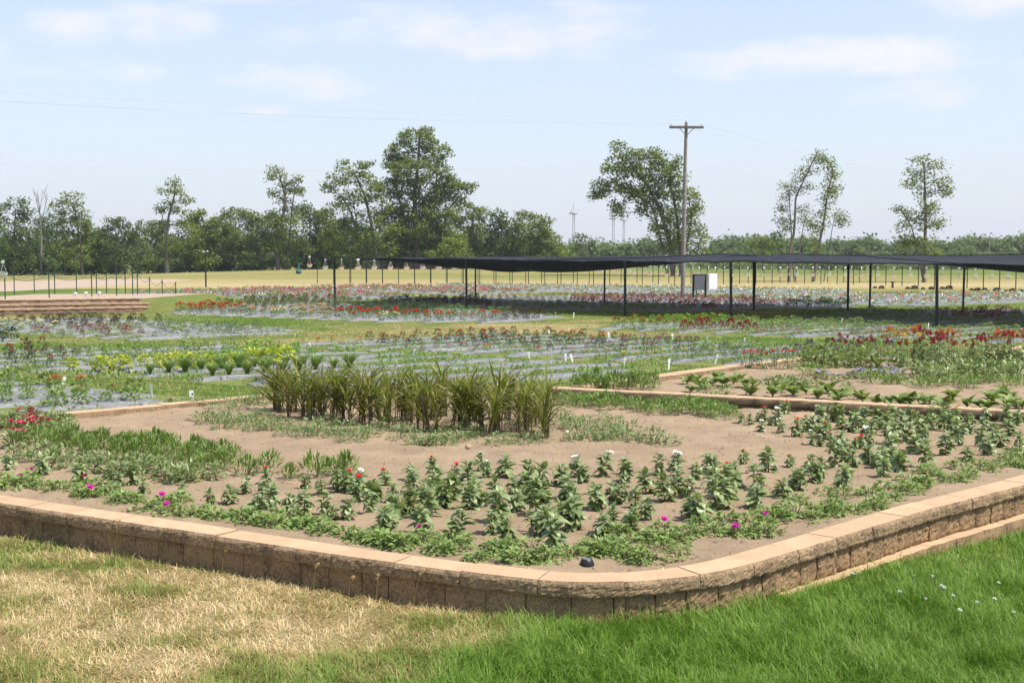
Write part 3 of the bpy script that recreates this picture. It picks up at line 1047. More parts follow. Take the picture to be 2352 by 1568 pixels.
MARK = dict(
    A=[(60, 925, 'lush'), (200, 915, 'lush'), (250, 905, 'lush_red'), (330, 920, 'lush'), (140, 893, 'lush_geranium'), (320, 893, 'lush'), (50, 890, 'lush'), (-60, 900, 'lush'), (-200, 930, 'lush')],
    B=[(30, 840, 'pink_zinnia'), (150, 826, 'pink_zinnia'), (-80, 838, 'pink_zinnia'), (300, 815, 'light_green'), (450, 805, 'light_green'), (60, 850, 'small_green'), (115, 857, 'coleus'), (165, 851, 'coleus'), (250, 846, 'coleus'), (350, 839, 'coleus'), (480, 829, 'coleus'), (550, 824, 'coleus'), (130, 855, 'coleus'), (200, 848, 'coleus'),
       (300, 843, 'coleus'), (420, 832, 'coleus'), (230, 828, 'light_green'), (380, 861, 'grass_tuft'), (450, 857, 'grass_tuft'), (550, 851, 'grass_tuft'), (650, 843, 'grass_tuft'), (560, 812, 'lime'), (680, 808, 'lime'), (480, 822, 'lime'), (420, 858, 'grass_tuft'), (500, 855, 'grass_tuft'), (600, 846, 'grass_tuft'), (700, 838, 'grass_tuft'),
       (560, 876, 'dark_low'), (640, 870, 'dark_low'), (850, 830, 'low_green'), (1000, 835, 'low_green'), (800, 820, 'low_green'), (900, 850, 'low_sparse'), (1200, 850, 'low_sparse'), (1400, 852, 'low_sparse'),
       (260, 864, 'small_green'), (330, 862, 'small_green')],
    C=[(750, 795, 'orange_marigold'), (850, 790, 'orange_marigold'), (930, 785, 'red_zinnia'), (1100, 775, 'red_zinnia'), (1130, 785, 'red_zinnia'), (1250, 785, 'orange_red'), (1330, 783, 'orange_red'),
       (1300, 796, 'magenta'), (1450, 794, 'magenta'), (1540, 788, 'magenta'), (900, 803, 'red_begonia'), (1000, 800, 'red_begonia'), (1030, 808, 'yellow_low'), (1150, 804, 'orange_low'), (1250, 812, 'red_begonia'),
       (1350, 815, 'red_begonia'), (1450, 818, 'yellow_low'), (1540, 811, 'yellow_low'), (1620, 800, 'mixed_green'), (1620, 818, 'grey_shrub'), (1720, 818, 'grey_shrub'), (1850, 815, 'dark_salvia'),
       (1780, 803, 'mixed_green'), (1950, 812, 'dark_salvia')],
    D=[(1400, 750, 'celosia_plume'), (1500, 748, 'celosia_plume'), (1560, 742, 'yellow_celosia'), (1620, 740, 'yellow_celosia'), (1600, 758, 'maroon'), (1650, 754, 'maroon'), (1700, 745, 'mixed_green'),
       (1850, 748, 'mixed_green'), (1700, 764, 'red_begonia'), (1800, 763, 'red_begonia'), (1850, 770, 'white_begonia'), (1920, 766, 'white_begonia'), (1930, 774, 'red_begonia'), (2000, 769, 'red_begonia'),
       (2050, 773, 'orange_celosia'), (2150, 778, 'orange_celosia'), (2300, 780, 'orange_celosia'), (2250, 763, 'light_green'), (2100, 758, 'light_green'), (1990, 757, 'mid_green')],
    E=[(30, 752, 'yellow_bloom'), (80, 748, 'yellow_bloom'), (130, 740, 'bronze'), (220, 737, 'bronze'), (80, 758, 'red_leaf'), (200, 757, 'red_leaf'), (280, 757, 'red_leaf'), (220, 771, 'yellow_low'),
       (300, 770, 'yellow_low'), (340, 750, 'mid_green'), (420, 753, 'mixed_green'), (500, 757, 'grey_shrub'), (400, 772, 'grey_shrub'), (560, 753, 'mid_green'), (620, 758, 'red_dots'), (670, 756, 'red_dots')],
    E2=[(0, 778, 'dark_green')],
    F=[(405, 717, 'olive'), (440, 713, 'red_celosia'), (500, 713, 'red_celosia'), (550, 719, 'pink_white'), (650, 724, 'cream_bloom'), (740, 727, 'pink_white'), (600, 705, 'olive'), (680, 702, 'olive'), (740, 700, 'olive'),
       (820, 712, 'dark_green'), (900, 716, 'dark_green'), (700, 718, 'pink_white'), (780, 728, 'red_celosia'), (860, 722, 'red_celosia'), (960, 731, 'red_celosia'), (900, 735, 'cream_bloom'), (1080, 737, 'red_celosia'),
       (1150, 738, 'red_celosia'), (1050, 722, 'mid_green'), (1200, 730, 'bronze')],
    H=[(880, 697, 'bronze'), (1050, 695, 'bronze'), (1200, 690, 'red_dots'), (1400, 690, 'red_leaf'), (1600, 693, 'red_leaf'), (1700, 697, 'red_leaf'), (1900, 702, 'dark_green'), (1300, 705, 'mid_green'), (1450, 710, 'mixed_green')],
    J=[(1900, 735, 'mid_green'), (2100, 735, 'mid_green'), (2280, 718, 'red_leaf'), (2400, 725, 'mid_green')])
GAP = dict(A=.36, B=.33, C=.36, D=.36, E=.46, E2=.4, F=.42, H=.50, J=.5)
TWO = set()
spcount = {}
BIG = {'F': .8, 'D': .74, 'C': .72, 'B': .92, 'H': .8, 'J': .75, 'E': .66, 'A': 1.1}
for key in MARK:
    g = np.random.default_rng(ord(key[0]) + len(key))
    for (w, a, b) in ROWS[key]:
        for lane in ((-.13, .13) if key in TWO else (0.0,)):
            s = a + .25 + g.uniform(0, .2) + (.18 if lane > 0 else 0)
            while s < b - .15:
                p = U * s + W * (w + lane + g.normal(0, .03))
                px, py = proj(p[0], p[1], .1)
                if -60 < px < 2420 and g.random() > .07:
                    sp = min(MARK[key], key=lambda m: ((m[0] - px) / 9) ** 2 + ((m[1] - py) * 1.0) ** 2)[2]
                    if sp == 'low_sparse' and g.random() < .35:
                        s += GAP[key]; continue
                    if inpoly(np.array([p[0]]), np.array([p[1]]), BED2)[0]:
                        s += GAP[key]; continue
                    spcount[sp] = spcount.get(sp, 0) + 1
                    nm, desc = NICE[sp]
                    o = obj(nm, spmesh(sp, int(g.integers(3))), None, (p[0], p[1], .07), (0, 0, g.uniform(0, 6.28)), g.uniform(.6, 1.15) * BIG.get(key, 1.0))
                    tag(o, desc + ' ' + PLOTNAME[key], 'plant', desc + ' of plot ' + key.lower())
                s += GAP[key] * g.uniform(.85, 1.15)
print('PLANTS', sum(spcount.values()), spcount)


# ---- far carpets: thousands of flowers that read as bands of colour
def carpet(name, keys, pal, n_per_m, seed, size=.16, h=.28):
    g = np.random.default_rng(seed)
    mb = MB()
    mats = [LM['mid'], LM['petunia']] + [FM[c] for c in FLC]
    fi = {c: i + 2 for i, c in enumerate(FLC)}
    for key in keys:
        for ri, (w, a, b) in enumerate(ROWS[key]):
            n = int((b - a) * n_per_m)
            s = g.uniform(a, b, n)
            p = U[None] * s[:, None] + W[None] * (w + g.normal(0, .22, n))[:, None]
            q = np.array([proj(x, y, .2)[0] for x, y in p])
            p = p[(q > -40) & (q < 2400)]
            n = len(p)
            if not n:
                continue
            nl = 9
            base = np.repeat(np.column_stack([p, np.full(n, .05)]), nl, 0) + g.normal(0, .07, (n * nl, 3)) * (1, 1, 0) + np.column_stack([np.zeros((n * nl, 2)), g.uniform(0, h * .75, n * nl)])
            scatter(mb, DIAMOND, base, g.uniform(0, 6.28, n * nl), g.normal(.3, .5, n * nl), size * g.uniform(.5, 1, n * nl), .6, None, 0 if ri % 2 else 1, g.random(n * nl))
            seg = pal(p, key, g)
            for c in set(seg):
                if c is None:
                    continue
                m = np.array([x == c for x in seg])
                k2 = 3
                bb = np.repeat(np.column_stack([p[m], np.full(m.sum(), h * .85)]), k2, 0) + g.normal(0, .07, (m.sum() * k2, 3)) * (1, 1, .4)
                scatter(mb, DIAMOND, bb, g.uniform(0, 6.28, len(bb)), g.normal(.5, .5, len(bb)), size * .8, .9, None, fi[c], g.random(len(bb)))
    obj(name, mb.mesh(name, mats), kind='stuff')


def pal_pink(p, key, g):
    out = []
    for x, y in p:
        px, py = proj(x, y, .2)
        r = g.random()
        band = vnoise(np.array([px / 60.]), np.array([py / 2.5]), 9)[0]
        if px < 420:
            c = 'white' if r < .3 else ('pink' if r < .45 else None)
        elif band < .3:
            c = 'cream' if r < .45 else ('white' if r < .7 else None)
        elif band < .62:
            c = 'pink' if r < .75 else 'rose'
        else:
            c = 'magenta' if r < .35 else ('rose' if r < .7 else 'pink')
        out.append(c if g.random() < .64 else None)
    return out


def pal_pale(p, key, g):
    out = []
    for x, y in p:
        px, py = proj(x, y, .2)
        r = g.random()
        if key == 'I':
            c = 'orange' if (r < .25 and py < 664) else ('white' if r < .55 else None)
        else:
            c = 'white' if r < .35 else ('coral' if r < .5 else ('pink' if r < .62 else None))
        out.append(c)
    return out


carpet('flower_carpet', ['G', 'G2'], pal_pink, 5, 5, .14, .22)
carpet('flower_carpet', ['I', 'I2'], pal_pale, 3.6, 6, .13, .18)

# ---- weeds creeping between the mulch strips
g = np.random.default_rng(44)
mb = MB()
for key, dn in dict(A=26, B=64, C=50, D=40, E=30, E2=10, F=10, H=8, J=10).items():
    for (w, a, b) in ROWS[key]:
        n = int((b - a) * dn)
        s = g.uniform(a - .1, b + .3, n)
        lane = w + PITCHES[key] * .5 * g.choice([-1, 1], n) + g.normal(0, .25, n)
        p = U[None] * s[:, None] + W[None] * lane[:, None]
        keep = (fbm(p[:, 0] * .9, p[:, 1] * .9, 91, 3) > .44) & ~inpoly(p[:, 0], p[:, 1], BED2) & ~inpoly(p[:, 0], p[:, 1], BED1)
        p = p[keep]
        n = len(p); m = 7
        if not n:
            continue
        base = np.repeat(np.column_stack([p, np.full(n, .012)]), m, 0) + g.normal(0, .05, (n * m, 3)) * (1, 1, 0)
        base[:, 2] += g.uniform(0, .05, n * m)
        scatter(mb, DIAMOND, base, g.uniform(0, 6.28, n * m), g.normal(.5, .5, n * m), g.uniform(.035, .085, n * m), .45, None, 0, g.random(n * m))
obj('row_weeds', mb.mesh('row_weeds', LM['petunia']), kind='stuff')

# ---- white plant-label stakes at the row ends
mb = MB(); mb.box((0, 0, .10), (.035, .006, .24)); mb.box((0, -.004, .19), (.05, .004, .07))
STAKE = mb.mesh('plant_label', M_WPLASTIC)
for (px, py) in [(38, 884), (141, 894), (348, 915), (502, 801), (717, 808), (947, 822), (1034, 826), (1217, 831), (1317, 836), (1431, 845), (1536, 850), (1132, 772), (1202, 773), (1261, 776),
                 (1400, 781), (1472, 784), (1546, 786), (1623, 791), (1711, 795), (1873, 803), (1642, 836), (1267, 822), (1932, 745), (2132, 758), (2101, 785), (1274, 729), (1317, 731), (1972, 719), (1300, 836)]:
    p = G(px, py)
    o = obj('plant_label', STAKE, None, (p[0], p[1], .0), (random.uniform(-.15, .15), random.uniform(-.3, .3), random.uniform(-.5, .5)), .9)
    tag(o, 'white plastic plant label stake at the end of a mulched row', 'plant label', 'plant labels at row ends')

# ================================================================ PLANTS OF THE RAISED BEDS
def crop4(l): return [(x / 3, 832.4 + y / 3) for x, y in l]
def crop5(l): return [(784 + x / 3, 832.4 + y / 3) for x, y in l]
def crop6(l): return [(1568 + x / 3, 738.4 + y / 3) for x, y in l]


BIGLEAF = []
for i in range(4):
    mb = MB(); mb.add(*leaf_tmpl(.076, .042, 4, .3, (.9, 1.4, .6, 1.8)[i]), 0, .5); BIGLEAF.append(mb.mesh('zinnia_leaf', LM['zinnia']))
HOSTA = []
for i in range(3):
    mb = MB(); mb.add(*leaf_tmpl(.17, .075, 5, .35, (.9, 1.3, 1.7)[i]), 0, .5); HOSTA.append(mb.mesh('broad_leaf', LM['broad']))
MILLET = []
for i in range(4):
    mb = MB(); mb.add(*leaf_tmpl(.42, .021, 8, .3, (1.3, 2.1, 2.8, .5)[i], 'strap'), 0, .5); MILLET.append(mb.mesh('millet_leaf', LM['millet']))


def flower_mesh(col, r, n=5, two=True):
    mb = MB()
    petals(mb, (0, 0, 0), r, n, 0, .25)
    if two:
        petals(mb, (0, 0, r * .2), r * .75, n, 0, .6)
    mb.lathe([(r * .16, r * .1), (r * .16, r * .28), (.0005, r * .34)], n=6, mat=1)
    return mb.mesh('flower', [FM[col], FM['yellow'] if col in ('white',) else M_STEM])


FLOWER = {c: flower_mesh(c, r) for c, r in dict(red=.022, white=.022, magenta=.024, rose=.020, orange=.018, violet=.016, yellow=.02).items()}


def stem_mesh(name, h, rad, mat, lean=.02, n=1, spread=.0, seed=0):
    g = np.random.default_rng(seed); mb = MB()
    for i in range(n):
        a = g.uniform(0, 6.28); q = spread * g.uniform(.4, 1)
        l = lean * g.uniform(-1, 1)
        mb.tube([(q * cos(a) * .5, q * sin(a) * .5, -.03), (q * cos(a), q * sin(a), h * .35), (q * cos(a) * 1.2 + l, q * sin(a) * 1.2 + l * .5, h * .7), (q * cos(a) * 1.5 + l * 1.5, q * sin(a) * 1.5, h)],
                [rad, rad, rad * .85, rad * .6], 5, 0)
    return mb.mesh(name, mat)


def zinnia_variants():
    out = []
    for v in range(6):
        g = np.random.default_rng(50 + v)
        h = (.14, .155, .17, .15, .18, .135)[v]
        parts = [('stem', stem_mesh('stem', h, .005, M_STEM, .015, 1, 0, v), (0, 0, 0), (0, 0, 0), 1.0)]
        nn = 8
        az = g.uniform(0, 6.28)
        for i in range(nn):
            t = i / (nn - 1)
            z = h * (.14 + .82 * t)
            m = 5 if i in (2, 3, 4) else 4
            if i == nn - 1:
                m = 4
            az += 1.2
            for j in range(m):
                a = az + j * 2 * pi / m + g.normal(0, .25)
                pit = -.2 + 1.0 * t + g.normal(0, .28) if i < nn - 1 else g.uniform(.7, 1.2)
                s = (1.15 - .5 * abs(t - .45)) * g.uniform(.75, 1.2) if i < nn - 1 else g.uniform(.5, .7)
                r0 = .006
                parts.append(('leaf', BIGLEAF[int(g.integers(4))], (r0 * cos(a), r0 * sin(a), z), (pit, g.normal(0, .25), a - pi / 2), s))
        out.append((h, parts))
    return out


def place(name, label, cat, group, parts, x, y, z, rz, s):
    t = thing(name, label, cat, (x, y, z), rz, group, s)
    for nm, me, loc, rot, sca in parts:
        o = obj(nm, me, t, loc, rot, sca)
        if nm == 'foliage':
            o['kind'] = 'stuff'
    return t


ZV = zinnia_variants()
GB = np.random.default_rng(99)


def spots(L, z):
    return [G(x, y, z) for x, y in L]


def zinnia(P, label, group, fl=None, s0=1.0, lab2=None):
    for i, p in enumerate(P):
        h, parts = ZV[int(GB.integers(6))]
        s = s0 * GB.uniform(.68, 1.18)
        lab = lab2[i] if lab2 else label
        t = place('zinnia_plant', lab, 'bedding plant', None if lab2 else group, parts, p[0], p[1], ZS1 + soil_z(p[0], p[1]) - .004, GB.uniform(0, 6.28), s)
        t.rotation_euler[0] = GB.normal(0, .13); t.rotation_euler[1] = GB.normal(0, .13)
        if lab2:
            t['group'] = group
        if fl:
            f = fl[i % len(fl)] if isinstance(fl, list) else fl
            n = 3 if f == 'white' else 1
            for k in range(n):
                obj('flower', FLOWER[f], t, (GB.normal(0, .018 * (n > 1)), GB.normal(0, .018 * (n > 1)), h + .012), (GB.normal(0, .3) + .2, GB.normal(0, .3), GB.uniform(0, 6)), 1.15)


front = crop5([(300, 1125), (560, 1160), (810, 1200), (1150, 1230), (1320, 1155), (1460, 1300), (1590, 1160), (1770, 1190), (1880, 1150), (2010, 1170), (2110, 1090), (2230, 975), (460, 1030), (30, 1080),
               (200, 1040), (700, 1010), (890, 1010), (1030, 1175), (1090, 1100), (1200, 1020), (1340, 1050), (1430, 1160), (1500, 1080), (1060, 940), (960, 990), (870, 900), (490, 880), (650, 890),
               (480, 800), (1140, 790), (1330, 860), (1500, 850), (1670, 830), (1960, 830), (1750, 1010), (1640, 980), (1920, 970), (2100, 900), (2180, 790), (2330, 930), (40, 900), (100, 960),
               (760, 940), (1260, 940), (620, 1060), (1400, 950), (350, 960), (2030, 1010), (240, 930), (560, 960), (1180, 900), (1560, 930), (380, 1060), (650, 970)])
front += crop6([(240, 1310), (500, 1290), (680, 1220), (810, 1180), (1090, 1150), (1390, 1070), (1500, 1030), (1680, 990), (1280, 970), (380, 1160), (590, 1050), (850, 1030), (900, 1120), (1140, 1080),
                (1110, 960), (60, 1370), (100, 1110), (210, 1170), (210, 1060), (960, 1040), (1040, 1000), (1440, 960), (540, 1170), (330, 1230), (1330, 1000), (1170, 1000)])
front += [(x + random.uniform(-16, 16), y + random.uniform(-9, 9)) for x, y in front[::3]]
zinnia(spots(front, ZS1), 'green flowerless zinnia in the near bed', 'flowerless zinnias in the front of the near bed', None, 1.1)
left = crop4([(290, 780), (60, 740), (550, 830), (830, 870), (1000, 910), (1270, 930), (1460, 980), (1580, 970), (1770, 1040), (1820, 910), (1990, 1010), (2100, 1070), (2230, 1060), (2310, 870), (2220, 910),
              (2100, 870), (1690, 900), (910, 850), (780, 840), (1870, 1000), (2290, 1080)])
zinnia(spots(left, ZS1), 'grey green drooping plant in the near bed left', 'drooping plants at the left of the near bed', None, .92)
right = crop6([(2110, 915), (2330, 880), (2250, 790), (1810, 910), (1600, 900), (1960, 950), (880, 750), (960, 790), (1000, 740), (1090, 730), (1150, 760), (1240, 760), (1300, 770), (1400, 780), (1500, 760), (1530, 820),
               (1640, 790), (1720, 760), (1800, 740), (1880, 800), (1960, 780), (2080, 750), (2160, 800), (2230, 720), (2300, 720), (1180, 680), (1240, 700), (1420, 700), (1720, 700), (1800, 690), (960, 690), (1080, 870),
               (1050, 680), (1900, 860), (1650, 860), (1560, 700), (1880, 700), (1980, 700), (2080, 690), (1360, 740), (1460, 840), (1850, 760), (2050, 860), (2200, 860)])
zinnia(spots(right, ZS1), 'leafy zinnia before the second bed wall', 'zinnias in the right back of the near bed', None, 1.12)
reds = crop5([(310, 830), (780, 830), (640, 810)]) + crop5([(30, 880), (130, 900)]) + crop6([(420, 1000), (320, 1080), (740, 1000)]) + crop4([(1840, 830)])
zinnia(spots(reds, ZS1), '', 'red blooming plants along the bare soil', 'red', .95, [
    'dark leafy plant with one red bloom at the rear edge left of the white flowers', 'tallest red bloom on a dark leafy plant just left of the white flower cluster',
    'dark green plant with a faded red bud left of the tallest red bloom', 'small plant with a red bloom beside a white flower at front left',
    'low plant with a reddish bloom left of the drooping front plants', 'plant with a wide red bloom at the right end of the bare soil path',
    'drooping plant with a low red bloom nearest the right end of the front row', 'plant with a dusky red bloom beside the right hand drooping plants',
    'feathery spot with a scarlet bloom at the left of the near bed'])
whites = crop5([(1000, 800), (960, 750), (1630, 790), (1800, 800), (1950, 780), (2300, 760), (110, 860), (480, 830)])
zinnia(spots(whites, ZS1), 'dark plant with white flowers in the near bed', 'white blooming plants in the near bed', 'white', .95)
rb = crop6([(410, 700), (470, 715), (570, 690), (700, 650), (790, 790), (1020, 850), (1210, 860), (840, 750), (960, 800), (1180, 870)])
zinnia(spots(rb, ZS1), 'low plant with one red bloom at right', 'red blooming plants by the right end of the soil path', 'red', .95)
rw = crop6([(530, 690), (640, 720), (600, 720), (890, 840), (1290, 850), (950, 850), (690, 760), (540, 750)])
zinnia(spots(rw, ZS1), 'low plant with white flowers at right', 'white blooming plants by the right end of the soil path', 'white', .9)
ro = crop6([(1350, 690), (1420, 730), (1620, 720), (1070, 690), (1870, 720)])
zinnia(spots(ro, ZS1), 'plant with an orange bloom before second wall', 'orange blooming plants before the second wall', 'orange', 1.1)


# low plants: stem + foliage (+ flower)
def low_variants(h, r, n, ll, lm, up, tmpl=LEAF_S, lw=1.0, nv=5, nst=3, hollow=.3, base=0):
    out = []
    for v in range(nv):
        mb = MB(); g = np.random.default_rng(base + v)
        bush(mb, h * g.uniform(.85, 1.15), r * g.uniform(.85, 1.15), n, ll, lw, up, tmpl, 0, base + v, hollow)
        fo = mb.mesh('foliage', LM[lm])
        out.append((h, [('stem', stem_mesh('stem', h * .8, .004, M_STEM, .02, nst, r * .4, base + v), (0, 0, 0), (0, 0, 0), 1.0), ('foliage', fo, (0, 0, 0), (0, 0, 0), 1.0)]))
    return out


def low(P, name, label, group, V, z, s0=1.0, fl=None, prob=1.0, fs=1.0, nf=1, fr=.4):
    for i, p in enumerate(P):
        h, parts = V[int(GB.integers(len(V)))]
        s = s0 * GB.uniform(.8, 1.2)
        t = place(name, label, 'bedding plant', group, parts, p[0], p[1], z + soil_z(p[0], p[1]) - .004, GB.uniform(0, 6.28), s)
        if fl and GB.random() < prob:
            for k in range(nf):
                a = GB.uniform(0, 6.28); q = fr * h * sqrt(GB.random())
                obj('flower', FLOWER[fl], t, (q * cos(a), q * sin(a), h * GB.uniform(.95, 1.15)), (GB.normal(.3, .3), GB.normal(0, .3), GB.uniform(0, 6)), fs)


PET = low_variants(.065, .10, 80, .038, 'petunia', .25, LEAF_S, 1.15, 6, 4, .25, 300)
pet = crop4([(30, 850), (100, 870), (200, 850), (290, 870), (400, 890), (490, 900), (580, 930), (640, 870), (760, 910), (800, 970), (870, 960), (960, 960), (1060, 1010), (1150, 980), (1230, 970), (1240, 1040),
             (1320, 1060), (1430, 1040), (1500, 1080), (1640, 1050), (1700, 1080), (1790, 1110), (1880, 1130), (1900, 1060), (2000, 1100), (2050, 1130), (2100, 1150), (2190, 1120), (2230, 1180), (-100, 840), (-60, 860)])
pet += crop5([(40, 1200), (120, 1220), (200, 1200), (290, 1260), (370, 1240), (440, 1280), (590, 1240), (640, 1290), (690, 1310), (740, 1230), (820, 1270), (960, 1350), (1030, 1310), (1100, 1300), (1160, 1250),
              (1220, 1380), (1300, 1280), (1360, 1390), (1430, 1390), (1580, 1350), (1700, 1270), (1780, 1310), (1840, 1280), (1900, 1200), (1990, 1270), (2040, 1350), (2100, 1370), (2150, 1230),
              (2230, 1290), (2300, 1250), (2330, 1340), (250, 1220), (400, 1270), (1850, 1330), (1920, 1300)])
pet += crop6([(30, 1490), (120, 1440), (200, 1480), (300, 1400), (420, 1480), (450, 1400), (560, 1470), (600, 1340), (680, 1380), (760, 1350), (800, 1270), (900, 1380), (950, 1340), (980, 1200), (1060, 1340),
              (1120, 1210), (1200, 1310), (1290, 1200), (1300, 1280), (1400, 1150), (1450, 1220), (1540, 1100), (1560, 1180), (1650, 1130), (1700, 1060), (1780, 1080), (1860, 1110), (1900, 1010), (1980, 1060),
              (2050, 1000), (2120, 1020), (2200, 960), (2280, 990), (2330, 930), (2270, 940), (640, 1360), (1030, 1300), (1350, 1260), (1600, 1140), (1950, 1080), (2340, 1000), (2450, 930), (2430, 980)])
pet += [(x + random.uniform(-14, 14), y + random.uniform(-8, 5)) for x, y in pet[::2]]
low(spots(pet, ZS1), 'petunia_plant', 'low green petunia inside the front cap stones', 'petunias edging the near bed', PET, ZS1, 1.0)
mag = crop4([(140, 850), (215, 800), (585, 850), (620, 930), (1115, 980), (1150, 1050), (1180, 300)]) + crop5([(545, 1215), (2220, 1160)]) + crop6([(575, 1405), (365, 1490)])
for p, lb in zip(spots(mag, ZS1), ['petunia with a magenta bloom nearest the left end of the front wall', 'petunia with a small magenta bloom behind the leftmost magenta one', 'petunia with a bright magenta bloom above another at the left',
                                   'petunia with a violet bloom close behind the left front cap stones', 'petunia with a pink magenta bloom amid the left front petunias', 'petunia with a crimson bloom close to the front cap stones',
                                   'petunia with a magenta bloom by the white sign at the back wall', 'petunia with an upright crimson bud in the front middle of the bed', 'petunia with a dark rose bud right of the black ground light',
                                   'petunia with a bright magenta bloom near the right front wall', 'petunia with a magenta bloom right of the black ground light']):
    h, parts = PET[int(GB.integers(6))]
    t = place('petunia_plant', lb, 'bedding plant', 'magenta petunias', parts, p[0], p[1], ZS1, GB.uniform(0, 6), 1.0)
    obj('flower', FLOWER['magenta'], t, (0, 0, .075), (.5, 0, GB.uniform(0, 6)), 1.3)

FEA = low_variants(.15, .095, 140, .062, 'feather', .95, LEAF_N, 1.0, 5, 4, .25, 320)
fea = crop4([(120, 600), (250, 560), (330, 600), (400, 580), (500, 570), (560, 640), (600, 570), (640, 640), (700, 590), (780, 600), (820, 680), (900, 590), (940, 680), (1010, 630), (1060, 590), (1100, 690), (1170, 640),
             (1200, 740), (1230, 660), (1300, 700), (1350, 640), (1400, 740), (1440, 680), (1530, 730), (1530, 670), (1600, 690), (1700, 770), (1850, 760), (2000, 800), (2170, 790), (2300, 760), (450, 560), (840, 580), (980, 590),
             (380, 540), (650, 560), (1120, 610), (1400, 650)]) + crop5([(30, 780)])
low(spots(fea, ZS1), 'feathery_plant', 'feathery light green plant left of bare soil', 'feathery plants along the soil path', FEA, ZS1, .95)
MIDV = low_variants(.11, .10, 95, .052, 'zinnia', .45, LEAF_S, .8, 5, 3, .25, 340)
mid = crop4([(300, 640), (370, 690), (450, 670), (560, 750), (650, 760), (760, 760), (870, 760), (1270, 830), (1320, 800), (1210, 820), (180, 640), (220, 690), (90, 680), (690, 700), (1000, 780), (1080, 760), (480, 720), (820, 790),
             (330, 730), (1150, 800), (940, 740), (620, 700), (1040, 710), (1290, 770), (1480, 790)])
low(spots(mid, ZS1), 'salvia_plant', 'small plant between feathery band and petunias', 'mid green plants at the left of the near bed', MIDV, ZS1)
phl = crop4([(110, 590), (190, 550), (230, 510), (160, 450), (290, 430), (210, 430), (300, 460), (130, 510), (250, 470), (170, 490)])
low(spots(phl, ZS1), 'phlox_plant', 'crimson phlox at the left end', 'crimson phlox clump', MIDV, ZS1, 1.25, 'rose', 1.0, 1.25, 6, .8)
low(spots(crop4([(350, 440), (420, 440), (460, 420), (30, 450), (100, 440), (440, 510), (390, 490), (470, 470), (-40, 470), (50, 420)]), ZS1), 'phlox_plant', 'bloomless phlox by the back cap stones', 'phlox without blooms', MIDV, ZS1, 1.2)
WP = low_variants(.10, .13, 105, .045, 'white_petunia', .45, LEAF_S, .8, 6, 4, .25, 360)
wp = crop4([(1400, 400), (1460, 330), (1540, 300), (1540, 460), (1620, 400), (1650, 320), (1720, 400), (1760, 300), (1760, 460), (1860, 470), (1830, 400), (1960, 500), (1980, 440), (2090, 510), (2140, 450), (2230, 470),
            (2270, 420), (2330, 490), (1200, 300), (1280, 290), (1450, 420), (1500, 380), (1590, 340), (1680, 440), (1790, 370), (1560, 420), (1900, 430), (2050, 470), (2180, 510), (1380, 300), (1680, 280), (1810, 290)])
wp += crop5([(30, 470), (100, 540), (180, 500), (250, 470), (420, 520), (480, 480), (500, 570), (560, 560), (700, 520), (690, 570), (790, 540), (870, 520), (950, 500), (1000, 470), (1090, 570), (1150, 540), (1180, 480),
             (1290, 520), (1370, 540), (1380, 480), (1530, 450), (1590, 420), (1580, 540), (1650, 520), (1690, 440), (1720, 540), (1780, 480), (1830, 540), (1880, 440), (1900, 520), (1970, 480), (2050, 560), (2140, 550),
             (2230, 570), (340, 440), (620, 480), (760, 480), (880, 470), (1620, 470), (1800, 420), (1860, 490), (1500, 400), (1940, 540), (40, 530), (640, 560), (1220, 560)])
low(spots(wp, ZS1), 'white_petunia', 'low grey green petunia around the millet', 'low plants around the millet', WP, ZS1, .95, 'white', .12)
stp = crop5([(1530, 290), (1600, 300), (1670, 310), (1740, 310), (1800, 300), (1850, 330), (1900, 300), (1960, 330), (2020, 310), (2080, 350), (2140, 330), (2200, 360), (2270, 340), (2330, 360), (1560, 270), (1700, 280), (1860, 290),
             (2050, 330), (2240, 320)]) + crop6([(40, 630), (100, 650), (170, 660), (250, 670), (300, 650), (120, 600), (200, 610), (330, 640), (60, 590), (260, 620)])
FE2 = low_variants(.11, .14, 130, .055, 'feather', .7, LEAF_N, 1.3, 4, 4, .25, 380)
low(spots(stp, ZS1), 'edging_plant', 'bright green plant under the second bed wall', 'bright green edging strip', FE2, ZS1)


# ---- purple millet: every blade its own leaf
def millet_variants():
    out = []
    for v in range(6):
        g = np.random.default_rng(700 + v)
        h = g.uniform(.40, .50)
        parts = []
        for k in range(5):
            a = g.uniform(0, 6.28); q = g.uniform(.0, .05)
            parts.append(('stalk', stem_mesh('stalk', h * g.uniform(.75, 1), .006, M_STALK, .03, 1, .0, v * 7 + k), (q * cos(a), q * sin(a), 0), (g.normal(0, .05), g.normal(0, .05), a), 1.0))
        for k in range(44):
            a = k * 2.4 + g.normal(0, .3); t = k / 43
            z = h * (.14 + .80 * t)
            m = MILLET[int(g.choice([0, 1, 2, 3], p=[.36, .26, .14, .24]))]
            parts.append(('leaf', m, (.02 * cos(a), .02 * sin(a), z), (g.uniform(1.2, 1.56), g.normal(0, .35), a - pi / 2), g.uniform(.5, 1.02) * (1.08 - .3 * abs(t - .5))))
        out.append((h, parts))
    return out


